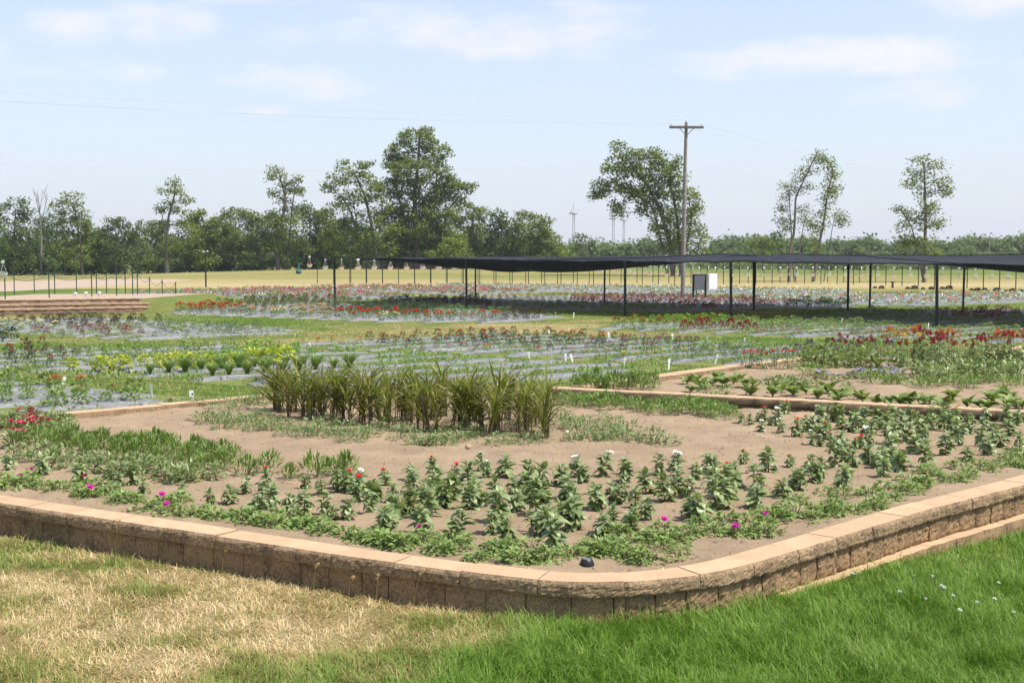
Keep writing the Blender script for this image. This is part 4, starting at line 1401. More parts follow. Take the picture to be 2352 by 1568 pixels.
MV = millet_variants()
mil = crop5([(10, 400), (65, 420), (140, 410), (195, 430), (260, 430), (330, 450), (395, 400), (450, 390), (480, 420), (530, 460), (590, 480), (655, 480), (700, 370), (770, 440), (830, 460), (885, 450), (960, 470), (1015, 510),
             (1050, 470), (1090, 490), (1150, 400), (1220, 490), (1265, 480), (1340, 450), (1415, 515), (1370, 430), (300, 380), (620, 400), (940, 400), (1300, 420)])
mil += crop4([(1900, 330), (1990, 380), (2080, 390), (2160, 390), (2230, 390), (2290, 400), (1940, 350), (2130, 350), (2200, 350), (2330, 370), (2040, 340)])
mil += [(x + random.uniform(-14, 14), y + random.uniform(-6, 4)) for x, y in mil[::2]]
for p in spots(mil, ZS1):
    h, parts = MV[int(GB.integers(6))]
    place('millet_clump', 'tall purple tipped millet clump in the near bed', 'ornamental grass', 'purple millet clumps', parts, p[0], p[1], ZS1, GB.uniform(0, 6.28), GB.uniform(.75, 1.12)).rotation_euler[1] = GB.normal(0, .1)


# ---- second bed
def hosta_variants():
    out = []
    for v in range(5):
        g = np.random.default_rng(800 + v)
        parts = [('stem', stem_mesh('stem', .06, .01, M_STEM, .0, 1, 0, v), (0, 0, 0), (0, 0, 0), 1.0)]
        for k in range(13):
            a = k * 2.4 + g.normal(0, .3)
            parts.append(('leaf', HOSTA[int(g.integers(3))], (.012 * cos(a), .012 * sin(a), .015 + .003 * k), (g.uniform(.85, 1.4), g.normal(0, .25), a - pi / 2), g.uniform(.75, 1.15)))
        out.append((.17, parts))
    return out


HV = hosta_variants()
hos = crop6([(60, 480), (30, 430), (130, 460), (200, 450), (280, 450), (350, 440), (430, 460), (480, 440), (470, 520), (620, 530), (680, 500), (760, 520), (930, 540), (1000, 500), (1070, 550), (1110, 520), (1210, 540), (1240, 560),
             (1340, 560), (1420, 570), (1500, 570), (1650, 580), (1700, 560), (1790, 590), (1860, 540), (1960, 590), (2050, 590), (2130, 560), (2240, 600), (2300, 580), (2210, 530), (100, 410), (240, 410), (400, 410), (850, 510), (1560, 560),
             (2100, 600), (2340, 600), (2260, 540)])
for p in spots(hos, ZS2):
    h, parts = HV[int(GB.integers(5))]
    place('broadleaf_plant', 'broad leaved plant in the second bed', 'bedding plant', 'broad leaved plants of the second bed', parts, p[0], p[1], ZS2 + soil_z(*p), GB.uniform(0, 6.28), GB.uniform(.7, 1.15))
low(spots(crop5([(1620, 170), (1700, 190), (1790, 190), (1880, 190), (1960, 190), (2060, 190), (2140, 180), (1660, 160), (1840, 170), (2010, 170), (1750, 160)]), ZS2), 'feathery_plant', 'grey green feathery plant at second bed tip',
    'feathery plants at the tip of the second bed', FEA, ZS2, 1.25)
low(spots(crop6([(590, 440), (650, 440), (690, 450), (730, 470), (800, 470), (880, 470), (1130, 480), (760, 440), (170, 510), (300, 500)]), ZS2), 'salvia_plant', 'small plant on second bed bare soil', 'small plants of the second bed', MIDV, ZS2, 1.2)
low(spots(crop6([(960, 390), (1020, 400), (1080, 410), (1150, 390), (1200, 395), (1260, 390), (1320, 400), (1380, 390), (1440, 400), (1490, 390), (1230, 380), (1350, 380), (1420, 380)]), ZS2), 'violet_plant', 'pale violet flowering plant in second bed',
    'pale violet flowers', MIDV, ZS2, 1.0, 'violet', 1.0, 1.6, 7, .9)
low(spots(crop6([(880, 380), (930, 370), (1430, 430), (1490, 430), (1650, 450), (1720, 440), (1960, 460), (2100, 430), (2000, 430), (1320, 420), (1870, 440), (2240, 450), (2340, 440)]), ZS2), 'feathery_plant', 'small feathery plant amid the second bed',
    'feathery plants amid the second bed', FE2, ZS2, 1.2)
low(spots(crop6([(1600, 370), (1660, 390), (1720, 380), (1790, 370), (1850, 400), (1900, 370), (1960, 400), (2020, 380), (2080, 400), (2140, 370), (2200, 400), (2260, 380), (2320, 400), (1820, 420), (1750, 410), (2160, 420), (2290, 350), (2230, 350), (1950, 370)]), ZS2),
    'salvia_plant', 'grey green plant before the crimson flowers', 'grey green patch before the crimson flowers', MIDV, ZS2, 1.7)


def tall_variants(h, r, n, ll, lm, fl, nf, fs, base, pom):
    out = []
    for v in range(4):
        g = np.random.default_rng(base + v); mb = MB()
        bush(mb, h * .8, r, n, ll, .8, .0, LEAF_S, 0, base + v, .3)
        parts = [('stem', stem_mesh('stem', h, .005, M_STEM, .03, 4, r * .5, base + v), (0, 0, 0), (0, 0, 0), 1.0), ('foliage', mb.mesh('foliage', LM[lm]), (0, 0, 0), (0, 0, 0), 1.0)]
        for k in range(nf):
            a = g.uniform(0, 6.28); q = r * .9 * sqrt(g.random())
            parts.append(('flower', pom, (q * cos(a), q * sin(a), h * g.uniform(.88, 1.12)), (g.normal(0, .4), g.normal(0, .4), a), fs * g.uniform(.8, 1.2)))
        out.append((h, parts))
    return out


mb = MB()
gg = np.random.default_rng(3)
dirs = gg.normal(0, 1, (46, 3)); dirs /= np.linalg.norm(dirs, axis=1, keepdims=True)
scatter(mb, DIAMOND, dirs * .012, np.arctan2(dirs[:, 1], dirs[:, 0]) - pi / 2, np.arcsin(dirs[:, 2]), .025, .8, None, 0)
POM = mb.mesh('pompon', FM['crimson'])
RZ = tall_variants(.30, .10, 80, .07, 'zinnia', 'red', 4, 1.5, 900, FLOWER['red'])
for p, lb in zip(spots(crop6([(450, 330), (550, 335), (650, 335), (740, 335)]), ZS2), ['leftmost of four upright zinnias at the back corner of the second bed', 'second upright zinnia with red blooms from the back corner of the second bed',
                                                                                   'third upright zinnia with a broad red bloom from the back corner of the second bed', 'last upright zinnia of four, beside the light green row']):
    h, parts = RZ[int(GB.integers(4))]
    place('zinnia_plant', lb, 'bedding plant', 'upright red zinnias of the second bed', parts, p[0], p[1], ZS2, GB.uniform(0, 6), 1.0)
LB = low_variants(.26, .14, 75, .09, 'broad', .5, LEAF_S, 1.0, 4, 3, .25, 940)
low(spots(crop6([(830, 320), (900, 320), (960, 320), (1020, 325), (1100, 325), (1200, 325), (1270, 320), (1340, 325), (1420, 325), (1060, 310), (1150, 310), (1240, 310), (870, 305), (990, 305)]), ZS2), 'leafy_plant',
    'leafy light green plant, second bed back', 'light green row at the back of the second bed', LB, ZS2, 1.05)
CR = tall_variants(.48, .14, 130, .09, 'zinnia', 'crimson', 5, .85, 960, POM)
for p in spots(crop6([(1500, 320), (1560, 310), (1640, 310), (1690, 310), (1750, 325), (1800, 310), (1860, 320), (1890, 310), (1960, 310), (2010, 325), (2060, 310), (2120, 310), (2180, 310), (2240, 300), (2300, 310), (1720, 290), (1780, 285), (2020, 290),
                      (2370, 300), (1670, 280)]), ZS2):
    h, parts = CR[int(GB.integers(4))]
    place('crimson_flower', 'tall plant with round crimson flower heads', 'bedding plant', 'tall crimson flowers', parts, p[0], p[1], ZS2, GB.uniform(0, 6), GB.uniform(.75, 1.15))
YC = tall_variants(.50, .10, 40, .07, 'zinnia', 'yellow', 3, 1.8, 980, FLOWER['yellow'])
for p, lb in zip(spots(crop6([(1500, 300), (1600, 290)]), ZS2), ['yellow coneflower plant standing left of the crimson flowers', 'yellow coneflower plant touching the crimson flowers']):
    place('coneflower_plant', lb, 'bedding plant', None, YC[0][1], p[0], p[1], ZS2, 1.0, .9)
TS = tall_variants(.46, .12, 40, .07, 'zinnia', 'crimson', 3, .9, 990, POM)
for p in spots(crop6([(1050, 290), (1150, 290), (1210, 290), (1270, 295), (1330, 290), (1390, 285), (1100, 280)]), ZS2):
    place('crimson_flower', 'thin plant with small dark red heads', 'bedding plant', 'thin dark red flower stems', TS[int(GB.integers(4))][1], p[0], p[1], ZS2, GB.uniform(0, 6), GB.uniform(.8, 1.0))

# ---- small things in the near bed
p = G(1348, 1299, ZS1)
t = thing('ground_light', 'small round black ground light in the soil at the wall corner', 'garden light', (p[0], p[1], ZS1 - .01))
mb = MB(); mb.lathe([(.040, 0), (.044, .018), (.036, .040), (.030, .052), (.026, .054)], n=20); obj('housing', mb.mesh('housing', M_BLACK), t)
mb = MB(); mb.lathe([(.026, .052), (.0005, .053)], n=20); obj('lens', mb.mesh('lens', M_GREYBOX), t)
mb = MB(); mb.lathe([(.045, 0), (.048, .006), (.044, .012)], n=20); obj('rim', mb.mesh('rim', M_BLACK), t)
p = G(440, 918, ZS1)
t = thing('plant_sign', 'white upright plant sign with black marks at the left back corner of the near bed', 'sign', (p[0], p[1], ZS1), .3)
mb = MB(); mb.box((0, 0, .055), (.055, .006, .13)); obj('plate', mb.mesh('plate', M_WPLASTIC), t)
mb = MB(); mb.box((.012, -.0045, .075), (.02, .002, .022)); mb.box((-.006, -.0045, .035), (.03, .002, .01)); obj('print', mb.mesh('print', M_INK), t)


def rock(name, label, c, s, mat, cat='stone', group=None, seed=0):
    g = np.random.default_rng(seed); mb = MB()
    n, m = 9, 6
    prof = []
    V = []
    for j in range(m + 1):
        ph = -pi / 2 + pi * j / m
        for i in range(n):
            a = i * 2 * pi / n
            r = 1 + g.normal(0, .07)
            V.append((s[0] * r * cos(ph) * cos(a), s[1] * r * cos(ph) * sin(a), s[2] * r * sin(ph)))
    mb.add(V, [(j * n + i, j * n + (i + 1) % n, (j + 1) * n + (i + 1) % n, (j + 1) * n + i) for j in range(m) for i in range(n)])
    o = obj(name, mb.mesh(name, mat), None, c, (0, 0, g.uniform(0, 3)))
    return tag(o, label, cat, group)


p = G(1729, 1172, ZS1); rock('rock', 'smooth tan stone on the soil under a drooping zinnia', (p[0], p[1], ZS1 + .012), (.032, .026, .02), M_STONE, seed=1)
p = G(1075, 1028, ZS1); rock('rock', 'small pale rock on the bare soil before the millet', (p[0], p[1], ZS1 + .01), (.03, .03, .025), M_STONE, seed=2)

# ================================================================ GRASS
BLADE = (np.array([(-.5, 0, 0), (.5, 0, 0), (-.36, .55, .05), (.36, .55, .05), (0, 1, -.05)]), None)


def grass(name, regions, seed):
    g = np.random.default_rng(seed)
    mb = MB()
    for (xl, xr, y0, y1, n, L, Wd, lean) in regions:
        y = y0 + (y1 - y0) * g.random(n)
        f = (.42 * y + 1.5)
        x = g.uniform(-1, 1, n) * f
        ok = ~inpoly(x, y, OUT1) & ~inpoly(x, y, BED2)
        for k, p in PLOTS.items():
            c = np.mean(p, 0)
            ok &= ~inpoly(x, y, p)
        ok &= ~inpoly(x, y, TERR)
        x, y = x[ok], y[ok]
        d = dry(x, y)
        dens = np.clip(1.15 - .35 * d, .3, 1)
        ok = g.random(len(x)) < dens
        x, y, d = x[ok], y[ok], d[ok]
        n = len(x)
        tint = np.clip(d + g.normal(0, .10 + .13 * sstep(.15, .5, d), n), 0, 1)
        flow = fbm(x * 4.5, y * 4.5, 77, 3) * 14
        yaw = flow + g.normal(0, 1.1, n)
        pitch = np.clip(1.15 - lean * (.25 + .55 * d) + g.normal(0, .3, n), .05, 1.55)
        ln = L * g.choice([1.0, 1.0, 1.0, 1.0, 1.45], n) * g.uniform(.45, 1.15, n) * (1 + .5 * (fbm(x * 3, y * 3, 78, 3) - .5) * 2) * (1 - .42 * d)
        V, _ = BLADE
        P = np.stack([V[None, :, 0] * (Wd * g.uniform(.7, 1.2, n))[:, None], V[None, :, 1] * ln[:, None], V[None, :, 2] * ln[:, None]], -1)
        P[:, 4, 2] -= ln * .18
        c, s = np.cos(pitch)[:, None], np.sin(pitch)[:, None]
        P = np.stack([P[..., 0], P[..., 1] * c - P[..., 2] * s, P[..., 1] * s + P[..., 2] * c], -1)
        c, s = np.cos(yaw)[:, None], np.sin(yaw)[:, None]
        P = np.stack([P[..., 0] * c - P[..., 1] * s + x[:, None], P[..., 0] * s + P[..., 1] * c + y[:, None], P[..., 2] + (ground_z(x, y) - .004)[:, None]], -1)
        b = (5 * np.arange(n))[:, None]
        Fs = np.stack([np.concatenate([b + 0, b + 1, b + 3], 1), np.concatenate([b + 0, b + 3, b + 2], 1), np.concatenate([b + 2, b + 3, b + 4], 1)], 1).reshape(-1, 3)
        tt = np.repeat(tint, 5)
        mb.add(P.reshape(-1, 3), Fs, 0, tt)
        print('GRASS', n)
    return obj(name, mb.mesh(name, M_GRASS), kind='stuff')


OUT1 = [tuple(FP.at(s)[0] + FP.at(s)[1] * (.0 if s < s_c + .9 else .06)) for s in np.arange(0, FP.L, .12)] + [(7.3, 12.9), (-1.85, 17.6), (-8.3, 11.2)]
TERR = D2G([(-400, 735), (0, 723), (330, 709), (355, 703), (330, 680), (0, 687), (-400, 700)])
grass('grass', [(0, 0, 5.0, 7.6, 250000, .088, .0044, 1.0), (0, 0, 7.6, 10.5, 98000, .085, .0054, 1.0), (0, 0, 10.5, 18, 56000, .055, .008, .9), (0, 0, 18, 28, 84000, .06, .012, .9), (0, 0, 28, 62, 90000, .07, .022, .9)], 12)

# straw and dead leaf bits on the soil
g = np.random.default_rng(15); mb = MB()
for poly, z, n in ((SOIL1, ZS1, 2600), ([(.6, 16.35), (5.25, 21.9), (14.4, 17.0), (11.0, 10.9)], ZS2, 600)):
    P = np.array(poly)
    x = g.uniform(P[:, 0].min(), P[:, 0].max(), n); y = g.uniform(P[:, 1].min(), P[:, 1].max(), n)
    m = inpoly(x, y, poly); x, y = x[m], y[m]; n = len(x)
    scatter(mb, DIAMOND, np.stack([x, y, z + soil_z(x, y) + .006], 1), g.uniform(0, 6.28, n), g.normal(0, .2, n), g.uniform(.012, .04, n), g.uniform(.15, .5, n), None, 0, g.uniform(.5, 1, n))
obj('straw_litter', mb.mesh('straw_litter', M_GRASS), kind='stuff')

# seed stalks against the wall, clover heads in the green lawn
for i, (px, py, h) in enumerate([(265, 1290, .26), (545, 1300, .2), (470, 1295, .2), (640, 1330, .11), (950, 1398, .22), (1120, 1412, .12), (865, 1385, .16), (720, 1360, .16), (90, 1245, .2), (375, 1290, .14), (800, 1375, .12),
                                 (1350, 1415, .15), (1390, 1415, .16), (510, 1320, .16), (690, 1345, .14), (230, 1260, .2)]):
    p = G(px, py, 0)
    g = np.random.default_rng(i); mb = MB()
    l = g.uniform(-.25, .35) * h; l2 = g.uniform(-.1, .3) * h
    P = [(0, 0, 0), (l * .15, 0, h * .5), (l * .5, 0, h * .8), (l + l2 * .4, 0, h)]
    mb.tube(P, [.0022, .002, .0016, .001], 4, 0, .55)
    A0, A1 = np.array(P[2]), np.array(P[3])
    q = A0 + (A1 - A0) * g.random((16, 1))
    scatter(mb, DIAMOND, q, g.uniform(0, 6.28, 16), g.uniform(.6, 1.3, 16), .022, .3, None, 0, .85)
    t = obj('seed_stalk', mb.mesh('seed_stalk', M_GRASS), None, (p[0], p[1], ground_z(p[0], p[1])))
    tag(t, 'pale grass seed stalk before the front wall', 'grass stalk', 'grass seed stalks along the front wall')
mb = MB()
d2 = gg.normal(0, 1, (40, 3)); d2[:, 2] = abs(d2[:, 2]) * .8; d2 /= np.linalg.norm(d2, axis=1, keepdims=True)
scatter(mb, DIAMOND, d2 * .003 + np.array((0, 0, .055)), np.arctan2(d2[:, 1], d2[:, 0]) - pi / 2, np.arcsin(d2[:, 2]), .011, .6)
mb.tube([(0, 0, 0), (.002, 0, .055)], .0015, 4, 1)
CLV = mb.mesh('clover_flower', [FM['white'], M_STEM])
for i, (px, py) in enumerate([(2100, 1350), (2145, 1352), (2160, 1375), (2165, 1386), (2190, 1400), (2282, 1402), (2290, 1366), (2070, 1400), (1715, 1380), (2245, 1412), (2130, 1410), (1960, 1355), (2330, 1430), (2200, 1440)]):
    p = G(px, py, -.05)
    tag(obj('clover_flower', CLV, None, (p[0], p[1], float(ground_z(p[0], p[1]))), (random.uniform(-.2, .2), random.uniform(-.2, .2), i), random.uniform(.8, 1.15)),
        'small white clover head in the green lawn', 'clover', 'white clover heads')

# ================================================================ STEPPED TERRACE AT THE LEFT
def lerp2(a, b, t): return np.array(a) * (1 - t) + np.array(b) * t


a0, a1 = G(0, 723.5, 0), G(345, 716.3, 0)
tp = [lerp2(a0, a1, -.5), a0, lerp2(a0, a1, .5), a1, a1 + np.array((.45, .75)), a1 + np.array((.35, 1.5)), a1 + np.array((-.3, 2.0))]
T1 = smooth_path(tp, .1, 6)
t = thing('stepped_terrace', 'stepped terrace of tan and reddish block walls at the far left', 'retaining wall')
block_row(t, T1, 0, T1.L, .3, .42, -.02, .145, -.02, .3, M_REDBLOCK, .012, 21, ds=.15, nz=2)
cap_row(t, T1, 0, T1.L, .45, 0, .35, .205, .006, 22, .2, 2, h=.058)
for (l, r, z0, z1, e) in ((G(0, 700.3, .35), A(352, 700, 50.0)[:2], .10, .35, 5), (G(0, 688.6, .52), A(326, 690, 50.5)[:2], .25, .52, 6)):
    T2 = smooth_path([lerp2(l, r, -.5), l, r], .1, 0)
    block_row(t, T2, 0, T2.L, .3, .42, z0, z1 - .062, -.02, .5, M_TERRACE, .012, 23 + e, ds=.15, nz=2)
    cap_row(t, T2, 0, T2.L, .45, 0, .5, z1, .006, 33 + e, .2, 2, h=.058)
l, r = G(0, 705, .22), G(384, 697, .20)
T3 = smooth_path([lerp2(l, r, -.5), r], .1, 0)
cap_row(t, T3, 0, T3.L, .45, 0, .4, .225, .006, 44, .2, 2, h=.10)
tl, tr = G(0, 688.6, .52), A(326, 690, 50.5)[:2]
top = [lerp2(tl, tr, -.5) + np.array((0, .3)), tr + np.array((-.05, .3)), tr + np.array((.4, 9)), lerp2(tl, tr, -.5) + np.array((0, 11))]
mb = MB()
V = [(x, y, z) for z in (-.1, .50) for x, y in top]
mb.add(V, [(4, 5, 6, 7), (0, 1, 5, 4), (2, 3, 7, 6), (3, 0, 4, 7)], [0, 0, 1, 0], .42, smooth=False)
rx = tr + np.array((2.4, .2)); ry = top[2] + np.array((2.4, 0))
mb.add([(*top[1], .50), (*rx, -.02), (*ry, -.02), (*top[2], .50)], [(0, 1, 2, 3)], 1, .42, smooth=False)
mb.add([(*top[2], .50), (*ry, -.02), (ry[0], ry[1] + 3, -.02), (top[3][0], top[3][1] + 3, -.02), (*top[3], .50)], [(0, 1, 2), (0, 2, 3, 4)][:1], 1, .42, smooth=False)
mb.add([(*top[2], .502), (top[2][0], top[2][1] + 3, -.02), (top[3][0], top[3][1] + 3, -.02), (*top[3], .502)], [(0, 1, 2, 3)], 1, .42, smooth=False)
b_ = tr + np.array((1.3, -1.6)); c_ = tr + np.array((.1, -1.2))
mb.add([(*top[1], .50), (*rx, -.02), (*b_, -.02), (*c_, -.02)], [(0, 2, 1), (0, 3, 2)], 1, .42)
struct('terrace_ground', mb.mesh('terrace_ground', [M_GRAVEL, M_LAWN]))
for i, (px, py, s) in enumerate([(45, 706, 1.0), (57, 705, 1.15), (72, 704.5, .9), (80, 704, .8), (89, 703, 1.25), (105, 703.5, .8)]):
    p = G(px, py, .24)
    rock('boulder', ['leftmost rounded boulder on the lowest terrace tread', 'second rounded boulder on the terrace tread, wide and flat', 'small flat boulder in the middle of the terrace tread',
                     'small boulder left of the tallest one on the terrace tread', 'tallest rounded boulder on the terrace tread', 'low boulder right of the tallest one on the terrace tread'][i],
         (p[0], p[1], .225 + .05 * s), (.11 * s, .09 * s, .075 * s), M_STONE, 'boulder', 'boulders on the terrace', 60 + i)
for i, (px, py) in enumerate([(173, 680), (197, 679), (228, 678.5)]):
    p = G(px, py, .5); mb = MB(); mb.lathe([(.03, 0), (.06, .01), (.075, .12), (.09, .16), (.08, .165), (.07, .12)], n=10)
    tag(obj('planter', mb.mesh('planter', M_WPLASTIC), None, (p[0], p[1], .5)), ['leftmost small white planter on the terrace gravel', 'middle small white planter on the terrace gravel', 'right small white planter on the terrace gravel'][i], 'planter', 'white planters on the terrace')

mb = MB(); mb.box((0, 0, .54), (.045, .012, 1.08)); mb.box((0, .015, .54), (.012, .035, 1.08)); mb.box((0, -.008, 1.02), (.055, .01, .04)); TPOST = mb.mesh('post', M_DKGREEN)


def swag(p, q, sag, n=9, r=.010):
    tt = np.linspace(0, 1, n)[:, None]
    P = np.array(p) * (1 - tt) + np.array(q) * tt
    P[:, 2] -= sag * 4 * tt[:, 0] * (1 - tt[:, 0])
    m = MB(); m.tube(P, r, 4)
    return m


def chain_fence(label, pts):
    t = thing('chain_fence', label, 'fence')
    Q = []
    for px, py, z in pts:
        p = G(px, py, z)
        Q.append((p[0], p[1], z))
        obj('post', TPOST, t, (p[0], p[1], z - .03), (0, 0, .3))
    for a, b in zip(Q[:-1], Q[1:]):
        obj('chain', swag((a[0], a[1], a[2] + 1.0), (b[0], b[1], b[2] + 1.0), .30).mesh('chain', M_DKGREEN), t)


chain_fence('dark green post and chain fence on the front edge of the terrace', [(-90, 689, .5), (12, 687, .5), (113, 684, .5), (211, 681, .5), (268, 678.5, .5), (305, 677, .5), (316, 676, .5), (344, 687, .2), (373, 694, .1), (404, 700, 0)])
chain_fence('dark green post and chain fence at the back of the terrace by the gravel drive', [(-60, 674, .5), (33, 675, .5), (79, 670, .5), (126, 674.5, .5), (176, 672, .5), (222, 673.5, .5), (245, 674, .5), (288, 675, .5)])

# ================================================================ SHADE CANOPY
FRT = [(-8.4, 59.9, 2.2), (-1.9, 53, 2.08), (4.08, 45.5, 1.98), (7.33, 42.2, 1.96), (12.8, 38, 1.89), (18.5, 33.5, 1.87)]
BCK = [(-1.98, 68.4, 2.25), (4.45, 60.8, 2.2), (11, 57.5, 2.2), (15.3, 54, 2.15), (18.4, 51.5, 2.1), (26, 45, 2.05)]
MIDP = [(9.87, 51.5), (13.2, 49.6)]
BULS = np.array([0, .5, 1, 1.5, 2, 2.5, 3, 3.5, 4, 4.4, 5])
BUL = np.array([-.02, -.28, -.38, -.28, .0, .14, .20, .20, .06, -.06, -.08])
SIN = np.array([0, -.06, -.22, -.22, -.18, 0, 0, -.02, -.14, -.30, -.32])


def canopy_pt(s, t):
    i = min(int(s), 4); f = s - i
    a = np.array(FRT[i]) * (1 - f) + np.array(FRT[i + 1]) * f
    b = np.array(BCK[i]) * (1 - f) + np.array(BCK[i + 1]) * f
    p = a * (1 - t) + b * t
    p[2] += np.interp(s, BULS, BUL) * sin(pi * t ** .7) + np.interp(s, BULS, SIN) * sin(2 * pi * t)
    p[2] += .015 * sin(s * 17 + 2 * t) * (1 - t) * (abs(f - .5) < .46) + (vnoise(np.array([s * 6]), np.array([t * 5]), 4)[0] - .5) * .035 * min(1, t * 5 + .1)
    p[2] -= .03 * sin(pi * f) * (1 - t)
    return p


cn = thing('shade_canopy', 'long black shade cloth canopy on dark posts over the flower rows', 'canopy')
ns, ntt = 110, 26
V = [canopy_pt(5 * i / ns, j / ntt) for i in range(ns + 1) for j in range(ntt + 1)]
q = [(i * (ntt + 1) + j, (i + 1) * (ntt + 1) + j, (i + 1) * (ntt + 1) + j + 1, i * (ntt + 1) + j + 1) for i in range(ns) for j in range(ntt)]
mb = MB(); mb.add(V, q)
co = obj('shade_cloth', mb.mesh('shade_cloth', M_CLOTH), cn)
md = co.modifiers.new('thickness', 'SOLIDIFY'); md.thickness = .008
mb = MB()
mb.tube([canopy_pt(5 * i / ns, 0) for i in range(ns + 1)], .018, 5)
obj('hem', mb.mesh('hem', M_CLOTH), cn)
for tq in (.34, .67):
    mb = MB(); mb.tube([canopy_pt(5 * i / ns, tq) + np.array((0, 0, .012)) for i in range(ns + 1)], .014, 4); obj('seam', mb.mesh('seam', M_CLOTH), cn)
for (x, y, h) in [(p[0], p[1], p[2]) for p in FRT] + [(p[0], p[1], p[2] - .02) for p in BCK] + [(9.87, 51.5, 2.25), (13.2, 49.6, 2.2)]:
    mb = MB(); mb.tube([(0, 0, -.02), (random.uniform(-.04, .04), 0, h)], .047, 8)
    mb.lathe([(.075, -.01), (.075, .03), (.05, .03)], n=8)
    obj('post', mb.mesh('post', M_BLACK), cn, (x, y, 0))

# ================================================================ POWER POLE AND WIRES
PB = G(1568, 685)
pole = thing('utility_pole', 'tall weathered wooden power pole with one crossarm behind the canopy', 'power pole', (PB[0], PB[1], 0))
mb = MB(); mb.tube([(0, 0, -.1), (.03, 0, 3), (.06, 0, 6.5), (.12, 0, 9.52)], [.125, .115, .10, .085], 12)
obj('pole_shaft', mb.mesh('pole_shaft', M_WOOD), pole)
arm = obj('crossarm', None, pole, (.11, -.16, 9.24), (0, radians(-.8), radians(14)))
mb = MB(); mb.box((0, 0, 0), (1.95, .10, .13)); am = mb.mesh('crossarm', plain('crossarm_wood', (.12, .095, .10), .85, var=.3))
bpy.data.objects.remove(arm)
arm = obj('crossarm', am, pole, (.11, -.17, 9.24), (0, radians(-1.2), radians(14)))
mb = MB()
for sx in (-1, 1):
    mb.tube([(sx * .42, -.03, -.05), (sx * .03, .03, -.42)], .02, 5)
obj('brace', mb.mesh('brace', M_GREYBOX), arm)


def insul(parent, loc):
    m = MB(); m.lathe([(.012, 0), (.012, .07), (.05, .07), (.055, .10), (.03, .115), (.055, .13), (.04, .155), (.02, .18)], n=8)
    obj('insulator', m.mesh('insulator', M_WPLASTIC), parent, loc)


insul(arm, (-.86, 0, .065)); insul(arm, (.86, 0, .065))
insul(pole, (.12, -.02, 9.50))
mb = MB(); mb.box((-.12, -.1, 7.6), (.10, .06, .16)); obj('bracket', mb.mesh('bracket', M_GREYBOX), pole)
PX, PY = PB
ca, sa = cos(radians(14)), sin(radians(14))
armL = (PX + .11 - .86 * ca, PY - .17 - .86 * sa, 9.46); armR = (PX + .11 + .86 * ca, PY - .17 + .86 * sa, 9.42); ptop = (PX + .12, PY - .02, 9.68); low_ = (PX - .12, PY - .13, 7.6)
for (a, b, sag, lb) in [(armL, (-36, 51.5, 9.5), .5, 'thin power wire from the left crossarm end running out at left'), (armR, (-34.5, 52.5, 9.55), .5, 'thin power wire from the right crossarm end running out at left'),
                        (ptop, (-35, 52, 9.85), .4, 'topmost thin power wire running from the pole out at left'), (low_, (-35, 52, 6.8), .9, 'lower sagging wire from the pole shaft running out at left'),
                        (armL, (74, 141, 9.0), 2.0, 'thin power wire from the left crossarm end sagging to the right'), (armR, (75, 140, 9.0), 1.9, 'thin power wire from the right crossarm end sagging to the right'),
                        (ptop, (75, 140.5, 9.4), 1.9, 'topmost thin power wire sagging to the right'), (low_, (75, 140, 7.2), 2.2, 'lower thin wire sagging to the right of the pole')]:
    tag(obj('power_wire', swag(a, b, sag, 30, .0038).mesh('power_wire', M_WIRE)), lb, 'wire', 'power wires')
p = G(2271, 609)
p = A(2271, 604, 330)
t = thing('utility_pole', 'small far power pole before the distant woods at right', 'power pole', (p[0], p[1], 1.0))
mb = MB(); mb.tube([(0, 0, 0), (0, 0, 8.0)], [.16, .12], 6); obj('pole_shaft', mb.mesh('pole_shaft', M_WOOD), t)
mb = MB(); mb.box((0, 0, 7.5), (2, .12, .14)); obj('crossarm', mb.mesh('crossarm', M_WOOD), t)

# ================================================================ METER CABINETS
p = G(1606, 686)
t = thing('meter_cabinet', 'grey utility cabinet with a white open box beside it on two dark posts', 'utility box', (p[0], p[1], 0), 0)
for x in (-.33, .33):
    mb = MB(); mb.box((x, 0, .66), (.10, .10, 1.34)); obj('post', mb.mesh('post', M_BLACK), t)
mb = MB(); mb.box((0, -.06, .90), (.56, .14, .84)); mb.box((0, -.06, 1.33), (.60, .18, .02)); obj('grey_box', mb.mesh('grey_box', M_GREYBOX), t)
mb = MB(); mb.box((.70, -.04, .93), (.56, .12, .84), radians(32)); mb.box((.44, -.08, .93), (.05, .16, .88)); obj('white_box', mb.mesh('white_box', M_WHITE), t)
mb = MB(); mb.box((.735, -.092, .93), (.44, .012, .72), radians(32)); obj('door_panel', mb.mesh('door_panel', M_WPLASTIC), t)
mb = MB()
for z in (.62, .95, 1.24):
    mb.box((.93, .04, z), (.05, .03, .09), radians(32))
obj('latch', mb.mesh('latch', M_WPLASTIC), t)
mb = MB(); mb.tube([(-.15, 0, 0), (-.15, 0, .5)], .03, 6); obj('conduit', mb.mesh('conduit', M_GREYBOX), t)

# ================================================================ HANGING BASKET LINES
APX = [(729, 651), (1075, 654.5), (1560, 654.5), (1750, 652), (1900, 652), (2050, 656), (2200, 661), (2352, 664), (2520, 668)]
BPX = [(806, 650), (1300, 650.8), (1560, 650.6), (2030, 650)]


